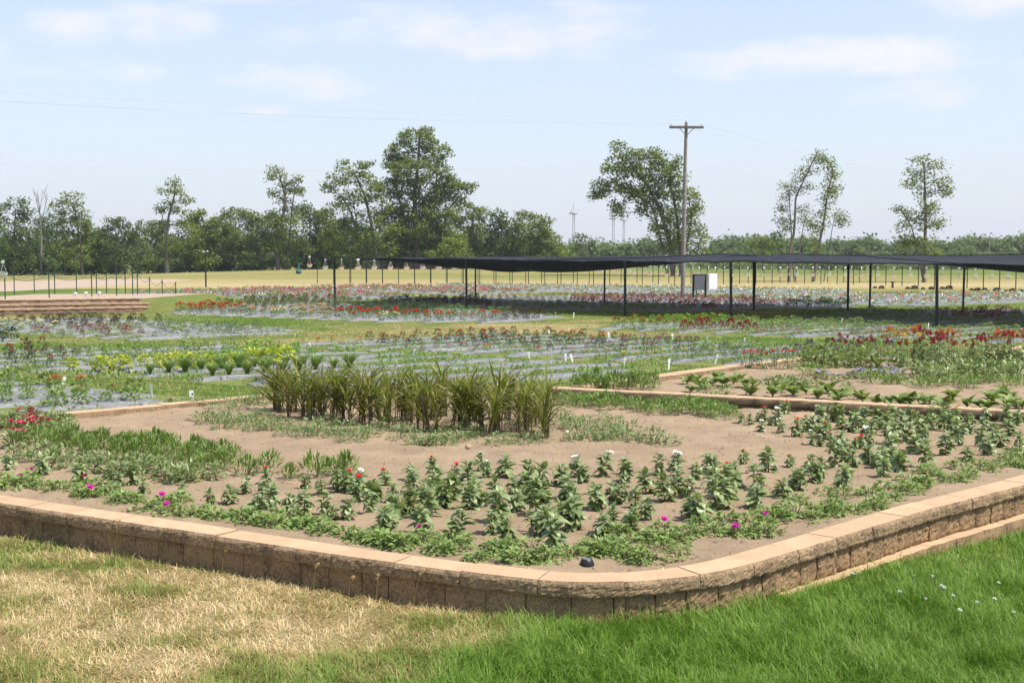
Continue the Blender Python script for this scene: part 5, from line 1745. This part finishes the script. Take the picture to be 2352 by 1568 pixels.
def line_posts(px, step, label):
    X = np.arange(px[0][0], px[-1][0], step)
    Yp = np.interp(X, [a for a, b in px], [b for a, b in px])
    H = np.interp(X, [1200, 1560], [2.35, 1.62])
    t = thing('basket_trellis', label, 'trellis')
    Q = []
    for x, y, h in zip(X, Yp, H):
        p = G(x, y)
        z = float(ground_z(p[0], p[1]))
        m = MB(); m.tube([(0, 0, -.05), (0, 0, h)], .038, 6); m.box((0, 0, h + .02), (.12, .08, .05))
        obj('post', m.mesh('post', M_BLACK), t, (p[0], p[1], z))
        Q.append((p[0], p[1], h + z))
    m = MB(); m.tube(Q, .012, 4); obj('cable', m.mesh('cable', M_BLACK), t)
    return Q


mb = MB(); mb.lathe([(.0, 0), (.15, 0), (.165, .02), (.245, .22), (.26, .225), (.26, .25), (.235, .25), (.22, .2)], n=12); POT = mb.mesh('pot', M_WPLASTIC)
mb = MB()
for k in range(3):
    a = k * 2.1; mb.tube([(.25 * cos(a), .25 * sin(a), .25), (0, 0, .88)], .008, 4)
mb.tube([(0, 0, .86), (0, 0, 1.0)], .01, 4); HANG = mb.mesh('hanger', M_WIRE)
mb = MB(); mb.box((0, 0, .98), (.20, .012, .17)); CARD = mb.mesh('tag_card', M_WPLASTIC)
BASK = {}
for c in ('red', 'white', 'pink', 'coral', 'magenta'):
    mb = MB(); g = np.random.default_rng(len(c) * 7)
    bush(mb, .16, .27, 80, .08, 1, .2, LEAF_S, 0, 5, .3)
    for k in range(26):
        a = g.uniform(0, 6.28); q = .27 * sqrt(g.random()); petals(mb, (q * cos(a), q * sin(a), .12 * (1.2 - (q / .3) ** 2) + .03), .05, 4, 1, .4)
    BASK[c] = mb.mesh('basket_flowers', [LM['petunia'], FM[c]])
DESC = dict(red='red', white='white', pink='pink', coral='coral red', magenta='magenta')
gq = np.random.default_rng(8)


def basket(x, y, ztop, c, where, grp, s=1.0):
    t = thing('hanging_basket', 'white hanging basket of %s flowers %s' % (DESC[c], where), 'hanging basket', (x, y, ztop - 1.06 * s), gq.uniform(0, 6), grp, s)
    obj('pot', POT, t); obj('hanger', HANG, t); o = obj('tag_card', CARD, t); o.rotation_euler[2] = -t.rotation_euler[2] + gq.normal(0, .4)
    obj('flowers', BASK[c], t, (0, 0, .2))


QA = line_posts(APX, 37.3, 'front row of thin dark posts carrying white hanging baskets across the dry field')
QB = line_posts(BPX, 36.5, 'back row of thin dark posts carrying white hanging baskets across the dry field')
for Q, w in ((QA, 'on the front basket line'), (QB, 'on the back basket line')):
    for i in range(len(Q) - 1):
        m = (np.array(Q[i]) + np.array(Q[i + 1])) / 2
        px, py = proj(*m)
        if px > 2400:
            continue
        side = 'left' if px < 1300 else ('middle' if px < 1900 else 'right')
        c = str(gq.choice(['red', 'coral', 'pink', 'white', 'magenta'])) if side != 'right' else str(gq.choice(['white', 'pink', 'red', 'white']))
        basket(m[0], m[1], m[2] - .02, c, w + ', ' + side + ' stretch', 'baskets ' + w + ' ' + side + ' ' + c, 1.0 if side == 'left' else .85)
# the end pair left of the canopy corner, on the cable to the lone post
LP = G(473, 660)
t = thing('basket_post', 'lone tall dark post with two small white caps in the field at left', 'post', (LP[0], LP[1], 0))
mb = MB(); mb.tube([(0, 0, -.05), (0, 0, 2.82)], .065, 8); obj('post_shaft', mb.mesh('post_shaft', M_BLACK), t)
mb = MB(); mb.box((-.16, 0, 2.86), (.1, .1, .09)); mb.box((.16, 0, 2.88), (.12, .1, .09)); mb.box((0, 0, 2.83), (.3, .03, .03)); obj('end_cap', mb.mesh('end_cap', M_WPLASTIC), t)
tag(obj('basket_cable', swag((LP[0], LP[1], 2.8), QA[0], .12, 16, .007).mesh('basket_cable', M_BLACK)), 'thin dark cable from the lone post to the basket line', 'cable')
for px, lb in ((711, 'of pale coral flowers'), (750, 'of pale pink flowers')):
    m = np.array(QA[0]) if px < 729 else (np.array(QA[0]) + np.array(QA[1])) / 2
    if px < 729:
        q = A(px, 588, QA[0][1]); basket(q[0], q[1], q[2], 'coral', 'left of the first basket line post', None)
p = A(7, 634, 46)
t = thing('basket_stand', 'dark post with an arm at the left edge of the terrace holding a basket', 'post', (p[0] - .55, p[1] + .1, .3))
mb = MB(); mb.tube([(0, 0, -.4), (0, 0, 2.3)], .04, 8); mb.tube([(0, 0, 1.68), (.3, -.05, 1.74), (.55, -.1, 1.72)], .02, 6); obj('post_shaft', mb.mesh('post_shaft', M_BLACK), t)
basket(p[0], p[1], 2.02, 'white', 'at the far left edge above the terrace', None, .62)

# teal pump, brown pedestal, far planting row
p = A(686, 639, 158); z = float(ground_z(p[0], p[1]))
t = thing('garden_fountain', 'small teal fountain figure on a round base alone in the dry field', 'fountain', (p[0], p[1], z))
mb = MB(); mb.lathe([(.26, 0), (.34, .08), (.37, .34), (.3, .44), (.18, .5)], n=14); obj('base', mb.mesh('base', M_TEAL), t)
mb = MB(); mb.lathe([(.17, .5), (.12, .75), (.10, 1.1), (.13, 1.25), (.06, 1.36)], n=10); mb.tube([(.05, 0, 1.0), (.2, 0, 1.2), (.22, 0, 1.42)], .05, 6); obj('column', mb.mesh('column', M_TEAL), t)
p = G(2050, 661)
t = thing('bird_bath', 'rust brown pedestal bird bath in the far field at right', 'bird bath', (p[0], p[1], 0))
mb = MB(); mb.lathe([(.10, 0), (.12, .02), (.085, .1), (.075, .36), (.1, .40)], n=10); obj('pedestal', mb.mesh('pedestal', M_RUST), t)
mb = MB(); mb.lathe([(.06, .39), (.20, .44), (.23, .49), (.21, .49), (.05, .455)], n=14); obj('bowl', mb.mesh('bowl', M_RUST), t)
sh = [spmesh('bronze_dense', i) for i in range(3)]
for i, (px, py) in enumerate([(2010, 662), (2025, 663), (2085, 664), (2100, 664), (2120, 665), (2140, 665), (2165, 664), (2180, 664), (2232, 667), (2245, 668), (2262, 667), (2290, 669), (2310, 670), (2325, 670), (2345, 670)]):
    p = G(px, py)
    tag(obj('bronze_plant', sh[i % 3], None, (p[0], p[1], 0), (0, 0, i), (.55, .8, .65, .95)[i % 4]), 'dark bronze plant in the far row beside the bird bath', 'plant', 'dark plants by the bird bath')

# ================================================================ RADIO MASTS
def mast(px, ytop, yplat, D, label):
    b = A(px, 600, D)
    zt = A(px, ytop, D)[2]; zp = A(px, yplat, D)[2]
    t = thing('radio_mast', label, 'mast', (b[0], b[1], 0))
    m = MB(); r = .011 * zp * 2.2
    L3 = [(1, 0), (-.5, .87), (-.5, -.87)]
    wr = .16
    for x, y in L3:
        m.tube([(r * x * 1.15, r * y * 1.15, 0), (r * x, r * y, zp)], wr, 4)
    nz = 14
    for k in range(nz):
        z0, z1 = zp * k / nz, zp * (k + 1) / nz
        for j in range(3):
            a, b2 = L3[j], L3[(j + 1) % 3]
            m.tube([(r * a[0], r * a[1], z0), (r * b2[0], r * b2[1], z1)], wr * .6, 3)
    obj('lattice', m.mesh('lattice', M_MAST), t)
    m = MB(); m.lathe([(r * 1.2, zp - .4), (r * 3.6, zp), (r * 3.6, zp + .5), (r * 1.2, zp + .5)], n=8); obj('platform', m.mesh('platform', M_MAST), t)
    m = MB()
    for x, y in L3:
        m.tube([(r * 3.4 * x, r * 3.4 * y, zp), (r * 3.4 * x, r * 3.4 * y, zp + (zt - zp) * .45)], .13, 4)
    m.tube([(0, 0, zp), (0, 0, zt)], .15, 4)
    obj('antenna', m.mesh('antenna', M_MAST), t)


mast(1317, 467, 491, 700, 'nearest of three pale lattice radio masts, left of the others above the woods')
mast(1408, 478, 503, 780, 'middle pale lattice radio mast partly behind the leaning tree')
mast(1432, 468, 506, 860, 'rightmost and thinnest pale radio mast behind the leaning tree')

# ================================================================ TREES
SPRAY = (np.array([(0, 0, 0), (-.48, .5, .15), (.05, 1, -.05), (.48, .45, .15)]), np.array([(0, 2, 1), (0, 3, 2)]))


def tree(label, D, base, blobs, trunks, mat='oak', dens=1.0, leaf=.42, group=None, name='deciduous_tree', barkm=None, gap=.42, z0=None, rt=.35, twigs=True, seed=None):
    """base: photo position of the foot; blobs: (cx, cy, rx, ry) of leaf masses in photo units; trunks: lists of photo points"""
    seed = int(abs(base[0]) * 7 + D) if seed is None else seed
    g = np.random.default_rng(seed)
    k = D / F
    B = A(base[0], base[1], D)
    zg = float(ground_z(B[0], B[1])) if z0 is None else z0
    O = np.array((B[0], B[1], zg))
    t = thing(name, label, 'tree', O, 0, group)

    def W3(px, py, dy=0.0):
        q = A(px, py, D); return np.array((q[0], q[1] + dy, q[2])) - O
    wood = MB(); crown = MB()
    nodes = []
    for tr in trunks:
        r0 = tr[0] * .72; pts = [W3(*p) for p in tr[1:]]
        pts[0][2] = min(pts[0][2], 0) - .1
        P = np.array(pts)
        tt = np.linspace(0, 1, 4 * len(P)); s = np.linspace(0, 1, len(P))
        Q = np.stack([np.interp(tt, s, P[:, i]) for i in range(3)], 1)
        Q[1:-1] = (Q[:-2] + 2 * Q[1:-1] + Q[2:]) / 4
        R = r0 * (1 - .72 * tt ** .8)
        wood.tube(Q, R, 7)
        nodes += [(q, r) for q, r in zip(Q[2:], R[2:])]
    NP = np.array([n[0] for n in nodes])
    pos_all = []
    for (cx, cy, rx, ry) in blobs:
        rx_, ry_ = rx * k * .9, ry * k * .88
        rd = min(max((rx_ + ry_) / 2, .4), 1.25 * min(rx_, ry_) + .6)
        dyc = g.normal(0, rd * .35)
        c = W3(cx, cy, dyc)
        # branch from the nearest trunk node below
        dist = np.linalg.norm(NP - c, axis=1) + np.maximum(0, NP[:, 2] - c[2]) * 2
        j = int(np.argmin(dist)); a = NP[j]; r = nodes[j][1]
        mid_ = (a + c) / 2 + np.array((0, 0, .12 * np.linalg.norm(c - a))) + g.normal(0, .1 * rx_, 3)
        wood.tube([a, mid_, c], [r * .6, r * .4, r * .2], 5)
        nc = max(8, int(dens * 3.6 * (rx_ * ry_ + rx_ * rd + ry_ * rd) / 1.6))
        nc = min(nc, 420)
        d = g.normal(0, 1, (nc, 3)); d /= np.linalg.norm(d, axis=1, keepdims=True)
        rad = (.42 + .62 * g.random(nc) ** .6)
        cl = c + d * rad[:, None] * np.array((rx_, rd, ry_))
        cl[:, 2] = np.maximum(cl[:, 2], .4)
        if twigs:
            for q in cl[g.random(nc) < .12]:
                wood.tube([c * .75 + a * .25, (c + q) / 2 + g.normal(0, .12, 3), q], [r * .22, r * .13, r * .05], 3)
        pos_all.append(cl)
    cl = np.concatenate(pos_all)
    # ragged gaps: drop clusters in a noise field
    nzv = fbm(cl[:, 0] * .42 + cl[:, 1] * .3 + seed, cl[:, 2] * .45, seed % 50, 3)
    cl = cl[nzv > gap - .19]
    m = 24
    cs = .72 * (1 + .25 * D / 200)
    pos = np.repeat(cl, m, 0) + np.clip(g.normal(0, cs * .5, (len(cl) * m, 3)), -cs * .75, cs * .75) * (1, 1, .62)
    n = len(pos)
    tone = np.repeat(np.clip(g.normal(.5, .22, len(cl)), 0, 1), m)
    scatter(crown, SPRAY, pos, g.uniform(0, 6.28, n), g.normal(.1, .6, n), leaf * .8 * g.uniform(.55, 1.2, n), 1.0, g.normal(0, .5, n), 0, np.clip(tone + g.normal(0, .18, n), 0.02, .98))
    obj('trunk', wood.mesh('trunk', barkm or M_BARK), t)
    o = obj('crown', crown.mesh('crown', TREE[mat]), t)
    tree.total += n * 2
    return t


tree.total = 0
# -- the large tree of the middle
tree('tallest broad leafy tree of the middle with several dark stems', 200, (975, 612),
     [(962, 318, 50, 30), (925, 350, 40, 30), (1000, 355, 38, 30), (945, 395, 70, 34), (1015, 400, 30, 28), (900, 372, 24, 20), (905, 432, 52, 30), (985, 440, 62, 36), (1040, 430, 38, 18), (1072, 432, 22, 13), (1045, 455, 28, 14),
      (945, 480, 62, 36), (1010, 490, 52, 36), (900, 500, 34, 30), (960, 530, 70, 40), (1025, 545, 52, 42), (915, 560, 45, 40), (985, 580, 60, 35), (1045, 585, 40, 30)],
     [(.75, (960, 615), (955, 540), (952, 450), (960, 380), (964, 310)), (.55, (985, 615), (990, 540), (1000, 450), (1005, 370)), (.45, (945, 615), (935, 530), (915, 450), (905, 385)), (.35, (990, 560), (1030, 480), (1065, 440))],
     'oak', 1.6, .48, gap=.40)
tree('wide spreading tree with crooked limbs just left of the tallest tree', 195, (868, 614),
     [(800, 385, 32, 18), (770, 415, 36, 18), (840, 378, 14, 10), (820, 410, 38, 20), (850, 428, 42, 24), (765, 435, 30, 12), (815, 455, 50, 18), (870, 470, 40, 26), (785, 480, 45, 20), (830, 510, 55, 30), (770, 520, 40, 30), (885, 530, 40, 34), (800, 560, 60, 34), (870, 580, 50, 30)],
     [(.55, (868, 616), (862, 560), (850, 500), (838, 450), (815, 400)), (.3, (850, 500), (800, 470), (765, 435)), (.3, (858, 530), (880, 470), (865, 430))], 'oak', 1.0, .46, gap=.48)
tree('tall thin tree with a small forked crown left of the spreading tree', 198, (637, 624),
     [(628, 390, 20, 16), (640, 412, 26, 20), (660, 425, 18, 14), (683, 412, 12, 8), (690, 438, 14, 8), (640, 440, 26, 18), (655, 462, 20, 12), (672, 440, 18, 10), (650, 495, 52, 22), (620, 520, 32, 30), (680, 520, 40, 28), (650, 550, 55, 30), (690, 575, 30, 26), (625, 575, 38, 26)],
     [(.5, (637, 626), (640, 560), (652, 490), (655, 450), (640, 395)), (.22, (655, 465), (675, 440), (690, 415))], 'yellow', .95, .42, gap=.46)
tree('slender tree with an open crown on a bare trunk at left', 196, (382, 634),
     [(398, 420, 24, 12), (385, 440, 24, 12), (415, 440, 26, 14), (425, 462, 16, 10), (395, 465, 28, 10), (370, 480, 14, 8), (405, 486, 16, 8), (400, 520, 50, 20), (350, 525, 28, 18), (440, 535, 30, 22), (395, 560, 46, 22)],
     [(.42, (382, 636), (383, 560), (386, 500), (400, 455), (402, 420)), (.18, (386, 500), (372, 484), (360, 470))], 'oak', .8, .4, gap=.48)
# -- the left edge group
tree('rounded leafy tree second from the left end of the treeline', 200, (190, 636), [(170, 460, 26, 20), (145, 478, 34, 22), (190, 500, 24, 28), (160, 515, 50, 30), (200, 545, 26, 36), (140, 560, 40, 40), (180, 590, 46, 30)],
     [(.4, (190, 638), (186, 570), (178, 520), (170, 470)), (.3, (150, 638), (152, 580), (140, 500))], 'oak', 1.05, .46, gap=.45)
tree('leafy tree at the left edge of the picture', 198, (30, 638), [(40, 470, 34, 16), (20, 490, 36, 26), (65, 500, 22, 24), (30, 530, 50, 34), (75, 545, 24, 26), (10, 575, 45, 40), (50, 600, 36, 28)], [(.4, (30, 640), (32, 560), (36, 480))], 'dark', 1.1, .46, gap=.44)
tree('dark tree cut by the left edge of the picture', 192, (-30, 640), [(-30, 480, 40, 30), (-20, 530, 50, 40), (-10, 580, 40, 40)], [(.4, (-30, 642), (-30, 480))], 'dark', 1.0, .46)
# dead snag
for px, lb in ((95, 'bare dead grey tree rising over the left treeline'),):
    D = 204; k = D / F; Bp = A(px, 638, D)
    t = thing('dead_tree', lb, 'tree', (Bp[0], Bp[1], 0))
    mb = MB(); g = np.random.default_rng(2)
    mb.tube([(0, 0, -.1), (.1, 0, 6), (.0, 0, 10), (-.3, 0, 13.6)], [.25, .18, .10, .02], 7)
    for h0, dx, dz, r in ((8.5, 1.4, 4.6, .08), (9.5, -.8, 3.8, .07), (7.5, 2.3, 4.4, .07), (10.5, .8, 3.2, .06), (6.8, -1.4, 3.0, .09), (11, -.7, 2.2, .05), (9, 2.4, 3.4, .06)):
        mb.tube([(.03, 0, h0), (dx * .5, g.normal(0, .4), h0 + dz * .4), (dx, g.normal(0, .6), h0 + dz)], [r, r * .7, .02], 4)
        for q in range(3):
            f = g.uniform(.5, 1); mb.tube([(dx * f, 0, h0 + dz * f * .9), (dx * f + g.normal(0, .6), g.normal(0, .4), h0 + dz * f + g.uniform(.6, 1.4))], [.04, .012], 3)
    obj('trunk', mb.mesh('trunk', M_BARKPALE), t)
LEFT = [
    ('dense dark round tree between the left group and the slender tree', 203, (265, 634), [(262, 515, 34, 18), (240, 545, 32, 26), (285, 545, 34, 28), (262, 580, 52, 40)], 'dark'),
    ('pale loose tree behind the dense dark round tree', 215, (320, 632), [(322, 520, 16, 14), (318, 545, 24, 22), (322, 585, 30, 34)], 'pale'),
    ('mid green tree right of the slender bare trunk', 204, (450, 632), [(450, 495, 28, 14), (440, 520, 36, 22), (475, 530, 34, 28), (450, 570, 55, 40), (480, 595, 40, 26)], 'oak'),
    ('broad rounded tree between the slender tree and the forked one', 206, (540, 630), [(540, 488, 36, 16), (515, 510, 34, 20), (570, 508, 36, 22), (540, 545, 60, 30), (525, 590, 50, 30), (580, 580, 36, 34)], 'ash'),
    ('low dark bushy tree in the gap below the broad rounded tree', 200, (590, 630), [(595, 560, 30, 26), (580, 600, 40, 24)], 'dark'),
    ('rounded tree just right of the forked thin tree', 208, (710, 626), [(690, 480, 30, 18), (715, 500, 34, 22), (735, 540, 34, 30), (705, 570, 46, 36)], 'dark'),
    ('mid green tree tucked under the wide spreading tree', 206, (750, 622), [(745, 500, 26, 26), (755, 550, 36, 34), (740, 590, 40, 26)], 'oak'),
    ('leafy tree standing right of the tallest tree', 208, (1085, 614), [(1070, 482, 34, 16), (1095, 490, 28, 18), (1075, 515, 44, 24), (1100, 545, 32, 34), (1065, 570, 44, 34)], 'ash'),
    ('yellow green bush before the foot of the tallest tree', 190, (1040, 614), [(1040, 565, 36, 20), (1020, 585, 40, 22)], 'yellow'),
    ('dark tree with a flat wind cut crown right of the middle', 205, (1150, 612), [(1150, 495, 26, 12), (1140, 515, 24, 18), (1170, 520, 30, 18), (1150, 555, 40, 34), (1140, 585, 40, 24)], 'dark'),
    ('broad dark tree at the right end of the middle treeline', 207, (1215, 610), [(1205, 498, 30, 12), (1240, 510, 28, 16), (1215, 530, 50, 24), (1250, 550, 34, 34), (1205, 570, 50, 30), (1265, 580, 28, 24)], 'oak'),
    ('small tree at the very right end of the middle treeline', 215, (1280, 608), [(1275, 560, 22, 20), (1285, 585, 26, 18)], 'ash'),
    ('round dark tree behind the tall left trees', 225, (110, 634), [(110, 520, 40, 30), (100, 570, 60, 50)], 'dark'),
    ('dark tree filling the gap left of the dense round tree', 222, (215, 634), [(215, 560, 26, 30), (215, 600, 36, 26)], 'dark'),
    ('dark tree behind the slender bare trunk', 225, (365, 632), [(362, 525, 34, 26), (370, 570, 50, 44)], 'dark'),
    ('dark tree behind the broad rounded tree', 228, (500, 630), [(500, 540, 50, 36), (510, 585, 60, 36)], 'dark'),
    ('dark tree behind the forked thin tree', 228, (640, 626), [(620, 520, 50, 36), (650, 575, 70, 44)], 'dark'),
    ('dark tree behind the wide spreading tree', 228, (810, 620), [(800, 540, 60, 40), (840, 580, 60, 36)], 'dark'),
    ('dark tree behind the tallest tree', 230, (950, 616), [(930, 550, 70, 40), (1000, 560, 60, 44)], 'dark'),
    ('dark tree behind the leafy tree right of the tallest', 230, (1120, 612), [(1110, 560, 50, 36), (1160, 575, 50, 30)], 'dark')]
for lb, D, base, bl, mt in LEFT:
    top = min(b[1] for b in bl)
    tree(lb, D, base, bl, [(.32, base, (base[0] + 3, (base[1] + top) / 2), (base[0], top + 12))], mt, 1.5, .48, gap=.36, twigs=False)

# -- right hand trees
tree('leaning leafy tree behind the power pole', 150, (1556, 640),
     [(1420, 340, 18, 14), (1445, 360, 38, 20), (1410, 385, 32, 18), (1450, 395, 40, 22), (1380, 420, 22, 10), (1385, 440, 26, 14), (1370, 452, 14, 8), (1420, 425, 34, 18), (1490, 360, 42, 18), (1530, 375, 38, 22), (1500, 400, 48, 24), (1550, 410, 28, 26),
      (1450, 440, 38, 20), (1420, 470, 20, 16), (1425, 490, 16, 12), (1480, 445, 42, 24), (1530, 440, 42, 26), (1575, 450, 26, 30), (1490, 480, 38, 22), (1600, 470, 14, 26), (1540, 490, 40, 26), (1590, 500, 24, 26), (1520, 525, 34, 26), (1560, 540, 34, 26), (1605, 530, 18, 22), (1535, 560, 26, 20), (1610, 560, 20, 22), (1595, 580, 22, 16)],
     [(.5, (1548, 642), (1538, 560), (1520, 490), (1490, 430), (1450, 380)), (.45, (1566, 642), (1562, 560), (1552, 480), (1535, 400)), (.25, (1535, 540), (1500, 470), (1440, 440), (1385, 435)), (.25, (1562, 560), (1590, 500), (1580, 450))],
     'ash', 2.2, .38, gap=.36)
tree('thin sparse tree with a crooked dark trunk right of the canopy crest', 126, (1812, 645),
     [(1880, 352, 16, 12), (1868, 370, 22, 12), (1895, 365, 12, 10), (1850, 392, 20, 12), (1875, 395, 16, 14), (1835, 410, 14, 8), (1808, 430, 16, 10), (1835, 435, 24, 12), (1865, 430, 20, 16), (1805, 450, 12, 8), (1800, 480, 14, 10), (1845, 480, 18, 12), (1800, 505, 14, 14), (1850, 505, 16, 12), (1812, 525, 14, 10)],
     [(.26, (1812, 647), (1813, 580), (1823, 540), (1826, 495), (1827, 455), (1850, 405), (1880, 345)), (.12, (1827, 458), (1812, 440), (1800, 428)), (.1, (1826, 500), (1850, 490), (1870, 492))], 'pale', .62, .24, gap=.50)
tree('thin leaning tree with leaves close to its stem, beside the crooked trunk', 128, (1868, 646),
     [(1906, 378, 10, 12), (1915, 400, 14, 12), (1908, 425, 16, 16), (1903, 445, 14, 14), (1895, 468, 16, 18), (1888, 500, 14, 16), (1860, 515, 18, 12), (1875, 530, 26, 16), (1920, 435, 8, 10), (1925, 495, 14, 8), (1935, 510, 12, 10), (1872, 565, 20, 14)],
     [(.22, (1868, 648), (1880, 570), (1892, 510), (1900, 450), (1914, 390), (1905, 372)), (.08, (1894, 500), (1915, 502), (1928, 496))], 'ash', 1.2, .27, gap=.42)
tree('tall narrow leafy tree at the right with a two tiered crown', 125, (2122, 650),
     [(2120, 372, 26, 12), (2145, 385, 26, 14), (2105, 395, 24, 16), (2135, 410, 34, 18), (2168, 420, 16, 14), (2095, 425, 18, 12), (2128, 440, 24, 14), (2175, 440, 10, 10), (2125, 468, 20, 16), (2140, 490, 24, 18), (2110, 500, 20, 18), (2085, 490, 16, 14), (2065, 482, 12, 8), (2075, 515, 20, 16), (2130, 520, 24, 20), (2155, 515, 14, 16), (2100, 545, 32, 20), (2128, 560, 28, 20), (2080, 560, 18, 12), (2140, 580, 20, 14)],
     [(.32, (2122, 652), (2124, 580), (2126, 500), (2124, 430), (2122, 375)), (.14, (2124, 560), (2095, 520), (2070, 484))], 'ash', 1.5, .30, gap=.42)
for lb, D, base, bl, mt in [('round green bush left of the crooked trunk beyond the canopy', 200, (1752, 612), [(1740, 555, 20, 14), (1765, 560, 20, 16), (1752, 580, 34, 20)], 'oak'),
                            ('pointed evergreen touching the crooked trunk', 190, (1788, 612), [(1784, 545, 16, 14), (1790, 570, 22, 22)], 'dark'),
                            ('small dark evergreen on the woods edge below the radio masts', 240, (1335, 606), [(1335, 545, 15, 8), (1332, 562, 20, 10), (1336, 582, 26, 14)], 'dark'),
                            ('low bush at the woods edge left of the small evergreen', 245, (1308, 606), [(1305, 575, 20, 12), (1310, 592, 26, 12)], 'oak')]:
    top = min(b[1] for b in bl)
    tree(lb, D, base, bl, [(.2, base, (base[0], (base[1] + top) / 2), (base[0], top + 6))], mt, 1.0, .45, gap=.38, twigs=False)


# -- far woods and the undergrowth along the treeline: masses nobody could count
def mass(name, spec, mat, leaf, seed):
    g = np.random.default_rng(seed); mb = MB()
    allp = []
    for (px0, px1, ytop, D0, D1, n, wpx) in spec:
        for i in range(n):
            px = g.uniform(px0, px1); D = g.uniform(D0, D1); k = D / F
            yt = ytop(px) + g.normal(0, 5) + 4 * sin(px * .05)
            top = A(px, yt, D); zg = float(ground_z(top[0], top[1]))
            H = max(1.5, top[2] - zg); r = wpx * k * g.uniform(.7, 1.3)
            m = int(90 * (H / 8) ** .7)
            th = g.uniform(0, 6.28, m); tz = g.random(m) ** .7
            rad = r * np.sqrt(np.clip(1 - (tz - .35) ** 2 / .55, .03, 1)) * (.5 + .5 * g.random(m))
            c = np.stack([top[0] + rad * np.cos(th), D + rad * np.sin(th), zg + .3 + tz * (H - .3)], 1)
            allp.append(c)
    c = np.concatenate(allp)
    m = 5
    pos = np.repeat(c, m, 0) + g.normal(0, leaf * .9, (len(c) * m, 3))
    n = len(pos)
    tone = np.repeat(np.clip(g.normal(.5, .22, len(c)), 0, 1), m)
    scatter(mb, SPRAY, pos, g.uniform(0, 6.28, n), g.normal(.1, .6, n), leaf * g.uniform(.6, 1.3, n), 1.0, None, 0, np.clip(tone + g.normal(0, .15, n), .02, .98))
    obj(name, mb.mesh(name, TREE[mat]), kind='stuff')
    tree.total += n * 2


mass('distant_woods', [(1285, 1560, lambda x: 570 - (x - 1290) * .03, 330, 380, 34, 18), (1640, 2420, lambda x: 560 + 3 * sin(x * .013), 340, 420, 230, 12), (1640, 2420, lambda x: 584, 320, 335, 60, 16), (-150, 1300, lambda x: 575, 240, 260, 60, 26)], 'wood', .85, 3)
mass('undergrowth', [(-120, 620, lambda x: 552 + 10 * sin(x * .021), 232, 250, 80, 20), (620, 1290, lambda x: 548 + 10 * sin(x * .03) + max(0, x - 1180) * .2, 232, 250, 80, 20), (-100, 760, lambda x: 604, 204, 214, 90, 14), (760, 1300, lambda x: 592, 204, 216, 60, 14)], 'dark', .5, 9)
mass('tall_weeds', [(1560, 2420, lambda x: 607, 250, 300, 90, 22)], 'pale', .5, 10)
print('TREE TRIS', tree.total)


# ================================================================ THE SUMMER AIR
def haze(density):
    mb = MB(); mb.box((0, 550, 19), (2400, 1200, 42))
    m = bpy.data.materials.new('haze'); m.use_nodes = True
    nt = m.node_tree; nt.nodes.clear()
    o = nt.nodes.new('ShaderNodeOutputMaterial'); v = nt.nodes.new('ShaderNodeVolumePrincipled')
    v.inputs['Color'].default_value = (.86, .92, 1, 1); v.inputs['Density'].default_value = density; v.inputs['Anisotropy'].default_value = .2
    nt.links.new(v.outputs[0], o.inputs['Volume'])
    obj('haze', mb.mesh('haze', m), kind='stuff')


haze(.0002)

# ================================================================ LABELS OF LOOK-ALIKES: by row and place in the row
ONES = ['first', 'second', 'third', 'fourth', 'fifth', 'sixth', 'seventh', 'eighth', 'ninth', 'tenth', 'eleventh', 'twelfth', 'thirteenth', 'fourteenth', 'fifteenth', 'sixteenth', 'seventeenth', 'eighteenth', 'nineteenth']


def nth(i):
    if i < 19:
        return ONES[i]
    t, o = divmod(i + 1, 10)
    tens = {2: 'twent', 3: 'thirt', 4: 'fort', 5: 'fift', 6: 'sixt', 7: 'sevent', 8: 'eight', 9: 'ninet'}[t]
    return tens + 'ieth' if o == 0 else tens + 'y-' + ONES[o - 1]


def fit(lab, suf):
    w = lab.split()
    while len(w) + len(suf.split()) > 15:
        w = w[1:]
    return ' '.join(w) + suf


bpy.context.view_layer.update()
by = {}
for o in COL.objects:
    if o.parent is None and 'label' in o:
        by.setdefault(o['label'], []).append(o)
for lab, os_ in by.items():
    n = len(os_)
    if n < 2:
        continue
    P = []
    for o in os_:
        l = o.matrix_world.translation
        if o.name.startswith('mulch_strip') or o.name.startswith('power_wire'):
            vs = np.array([v.co[:] for v in o.data.vertices]); l = vs.mean(0)
        P.append(proj(l[0], l[1], l[2]))
    P = np.array(P)
    if os_[0].name.startswith('mulch_strip'):
        for r, i in enumerate(np.argsort(P[:, 0])[::-1]):
            os_[i]['label'] = fit(lab, ', ' + nth(r) + ' from right')
        continue
    rows = max(1, int(round(sqrt(n / 4.0)))) if n > 5 else 1
    order = np.argsort(-P[:, 1])
    for r, idx in enumerate(np.array_split(order, rows)):
        idx = idx[np.argsort(P[idx, 0])]
        for c, i in enumerate(idx):
            if rows > 1:
                os_[i]['label'] = fit(lab, ', ' + ('front row' if r == 0 else nth(r) + ' row') + ', ' + nth(c) + ' from left')
            else:
                os_[i]['label'] = fit(lab, ', ' + nth(c) + ' from left')
